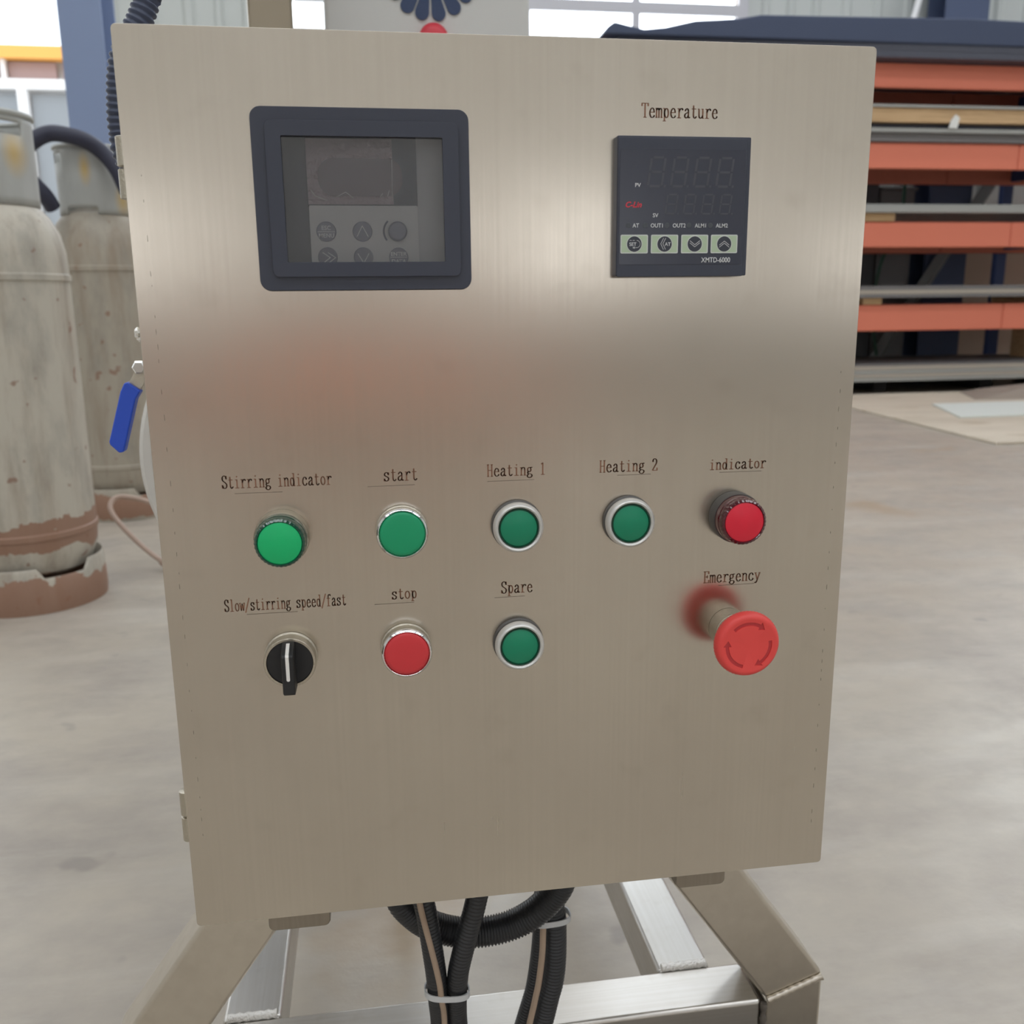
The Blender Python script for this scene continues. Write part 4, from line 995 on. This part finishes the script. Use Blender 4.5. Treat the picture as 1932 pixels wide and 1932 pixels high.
def tie(cx_, cy_, cz_, rx, ry, label, tiltx=0.0, tail=True, stad=False):
    n = 40; r = .0024; vs = []; fs = []
    for i in range(n):
        th = 2*PI*i/n
        for dr, dz in ((0, -r), (.0011, -r), (.0011, r), (0, r)):
            cc, ss = math.cos(th), math.sin(th); x_ = (rx+dr)*math.copysign(abs(cc)**.7, cc); y_ = (ry+dr)*math.copysign(abs(ss)**.7, ss)
            vs.append((cx_+x_, cy_+y_, cz_+dz+tiltx*x_-.10*y_))
    for i in range(n):
        j = (i+1) % n
        for k in range(4): fs.append((4*i+k, 4*i+(k+1) % 4, 4*j+(k+1) % 4, 4*j+k))
    mb = MB().add(vs, fs)
    if tail: mb.box(cx_+rx*.2, cx_+rx*.2+.005, cy_+ry-.001, cy_+ry+.004, cz_-.003, cz_+.003)
    return tag(mb.build('cable_tie', 'cable_tie'), label, 'cable tie')
pA = at(844, 1872, .088); tie(pA.x, .0900, pA.z, .0160, .0105, 'white cable tie around the front pair of conduits', -.12, stad=True)
pB = at(1040, 1735, .128); tie(pB.x-.0005, .1315, pB.z, .0158, .0108, 'white cable tie around the right-hand conduits', .04, stad=True)

# ------------------------------------------------------------------ conduit at the cabinet's top left
pts = [V((.077, 1.0, 1.42)), V((.0585, .93, 1.40)), V((.0585, .80, 1.34)), V((.050, .60, 1.26)), V((.035, .36, 1.14)), V((.020, .22, 1.05)), atv(290, -30, .172), atv(277, 2, .17), atv(263, 40, .168), atv(240, 85, .166), atv(228, 130, .165), atv(226, 190, .165), atv(230, 250, .166), atv(250, 320, .166), V((.0, .172, .80)), V((.03, .195, .75)), V((.07, .20, .72)), V((.10, .185, .70)), V((.115, .152, .695))]
conduit(pts, .0085, 'grey-blue corrugated conduit bending down behind the cabinet top left corner', .0042, 'conduit_blue', .86)

# ------------------------------------------------------------------ mixing machine behind the cabinet
mm = empty('mixing_machine', (.2, .8, 0), 'mixing machine behind the cabinet: pale housing with rosette vent, polished post, white tank', 'machine')
HX0, HX1 = .076, .363
kid(MB().box(HX0, HX1, .90, 1.16, .98, 1.62).build('housing', 'housing', bevel=.008, label='pale grey housing'), mm)
rc = (.2235, 1.2325)
for k in range(16):
    th = math.radians(-90-12.6+22.6*k); d = V((math.cos(th), math.sin(th))); n_ = V((-d.y, d.x)); out = []
    for q in range(9):
        a = -PI/2+PI*q/8; out.append((rc[0]+d.x*(.059+.0098*math.cos(a))+n_.x*.0098*math.sin(a), rc[1]+d.y*(.059+.0098*math.cos(a))+n_.y*.0098*math.sin(a)))
    out += [(rc[0]+d.x*.022+n_.x*.0035, rc[1]+d.y*.022+n_.y*.0035), (rc[0]+d.x*.022-n_.x*.0035, rc[1]+d.y*.022-n_.y*.0035)]
    kid(MB().prism(out, .8975, .9005).build('vent_petal', 'vent_dark', label='dark blue petal of the rosette vent' if k == 0 else None), mm)
kid(MB().lathe([(.0001, .880), (.010, .8805), (.0175, .884), (.0205, .890), (.0205, .901)], 40, 'Y', (.2255, 0, 1.140)).build('red_knob', 'red_knob', smooth=40, label='red knob below the rosette vent'), mm)
kid(MB().box(-.016, .040, .80, .856, FT, 2.1).build('post', 'polished_post', bevel=.004, label='mirror polished steel post'), mm)
kid(MB().box(.36, .416, .80, .856, FT, 1.0).build('post', 'polished_post', bevel=.004), mm)
kid(MB().box(.0401, .3599, .805, .85, .93, .979).build('shelf_beam', 'tube_x', bevel=.003), mm)
kid(MB().box(.09, .35, .85, 1.14, .94, .979).build('housing_base', 'tube_x', bevel=.003), mm)
tc_ = (.056, 0, .628)
kid(MB().lathe([(.0001, .452), (.08, .455), (.13, .465), (.155, .478), (.155, .78), (.12, .792), (.0001, .797)], 64, 'Y', tc_).build('tank', 'tank_inner', smooth=50), mm)
kid(MB().lathe([(.155, .452), (.158, .446), (.166, .445), (.170, .449), (.170, .474), (.156, .476)], 96, 'Y', tc_).build('tank_flange', 'tank_paint', smooth=50, label='white round flange of the tank'), mm)
for x_ in (-.033, .12):
    kid(MB().box(x_, x_+.03, .60, .63, FT if x_ < 0 else 0, .53).build('tank_leg', 'tube_dull'), mm)

# ball valve with blue handle
bvv = empty('ball_valve', (-.06, .33, .73), 'ball valve with blue plastic lever, sticking out left of the cabinet', 'valve')
VY = .30
def pl(pts, Y): return [(at(a, b, Y).x, at(a, b, Y).z) for a, b in pts]
grip = MB().prism(pl([(211, 838), (228, 853), (237, 851), (259, 752), (268, 737), (243, 720), (237, 722), (230, 738), (209, 832)][::1], VY), VY-.006, VY+.006)
kid(grip.build('lever_grip', 'blue_grip', bevel=.0022, seg=3, label='blue plastic grip'), bvv)
lev = MB().prism(pl([(244, 722), (266, 736), (285, 700), (285, 672), (264, 684)], VY), VY-.0015, VY+.0015)
kid(lev.build('lever', 'collar_steel', bevel=.0005), bvv)
p = at(258, 692, VY); kid(MB().lathe([(.0001, VY-.012), (.0045, VY-.012), (.0060, VY-.009), (.0060, VY-.0015)], 6, 'Y', (p.x+.004, 0, p.z)).build('stem_nut', 'bright_nut'), bvv)
q = at(290, 690, VY)
kid(MB().lathe([(.012, -.03), (.018, -.028), (.018, -.018), (.015, -.016), (.015, .016), (.018, .018), (.018, .028), (.012, .03)], 24, 'Z', (q.x+.012, VY+.03, q.z)).build('valve_body', 'collar_steel', smooth=30), bvv)
kid(MB().lathe([(.006, VY-.004), (.006, VY+.02)], 16, 'Y', (q.x+.006, 0, q.z)).build('valve_stem', 'collar_steel', smooth=30), bvv)
kid(MB().tube([V((q.x+.012, VY+.03, q.z-.028)), V((q.x+.012, VY+.03, q.z-.07)), V((q.x+.03, VY+.08, q.z-.09)), V((q.x+.04, VY+.16, q.z-.09))], .010, 14).build('pipe', 'collar_steel', smooth=60), bvv)
kid(MB().tube([V((q.x+.012, VY+.03, q.z+.028)), V((q.x+.012, VY+.03, q.z+.12))], .010, 14).build('pipe', 'collar_steel', smooth=60), bvv)
p = at(257, 632, VY)
fx = MB()
for k in range(9):
    a = rnd.uniform(0, 6.28); b = rnd.uniform(-.004, .004); fx.lathe([(.0005, -.003), (.0028, -.001), (.0028, .001), (.0005, .003)], 5, 'Z', (p.x+.004+.0035*math.cos(a), VY+.003*math.sin(a), p.z+b))
kid(fx.build('thread_tape', 'bright_nut', label='shiny scrap of wound thread tape'), bvv)
kid(MB().tube([V((p.x+.004, VY, p.z)), V((q.x+.012, VY+.012, p.z+.002)), V((q.x+.012, VY+.03, p.z+.002))], .004, 10).build('tap_stub', 'collar_steel', smooth=60), bvv)

# orange steel crate on the floor behind the photographer, mirrored softly in the door
cr = empty('steel_crate', (.05, -5.2, 0), 'low orange steel crate on legs, on the floor behind the photographer', 'crate')
for b in ((-.9, .9, -.02, 0, .30, .56), (-.9, .9, .78, .80, .30, .56), (-.9, -.88, 0, .78, .30, .56), (.88, .9, 0, .78, .30, .56), (-.9, .9, 0, .78, .28, .30)):
    MB().box(*b).build('panel', 'crate_orange', cr)
for x_ in (-.86, .78):
    for y_ in (0, .70): MB().box(x_, x_+.08, y_, y_+.08, 0, .279).build('leg', 'crate_orange', cr)
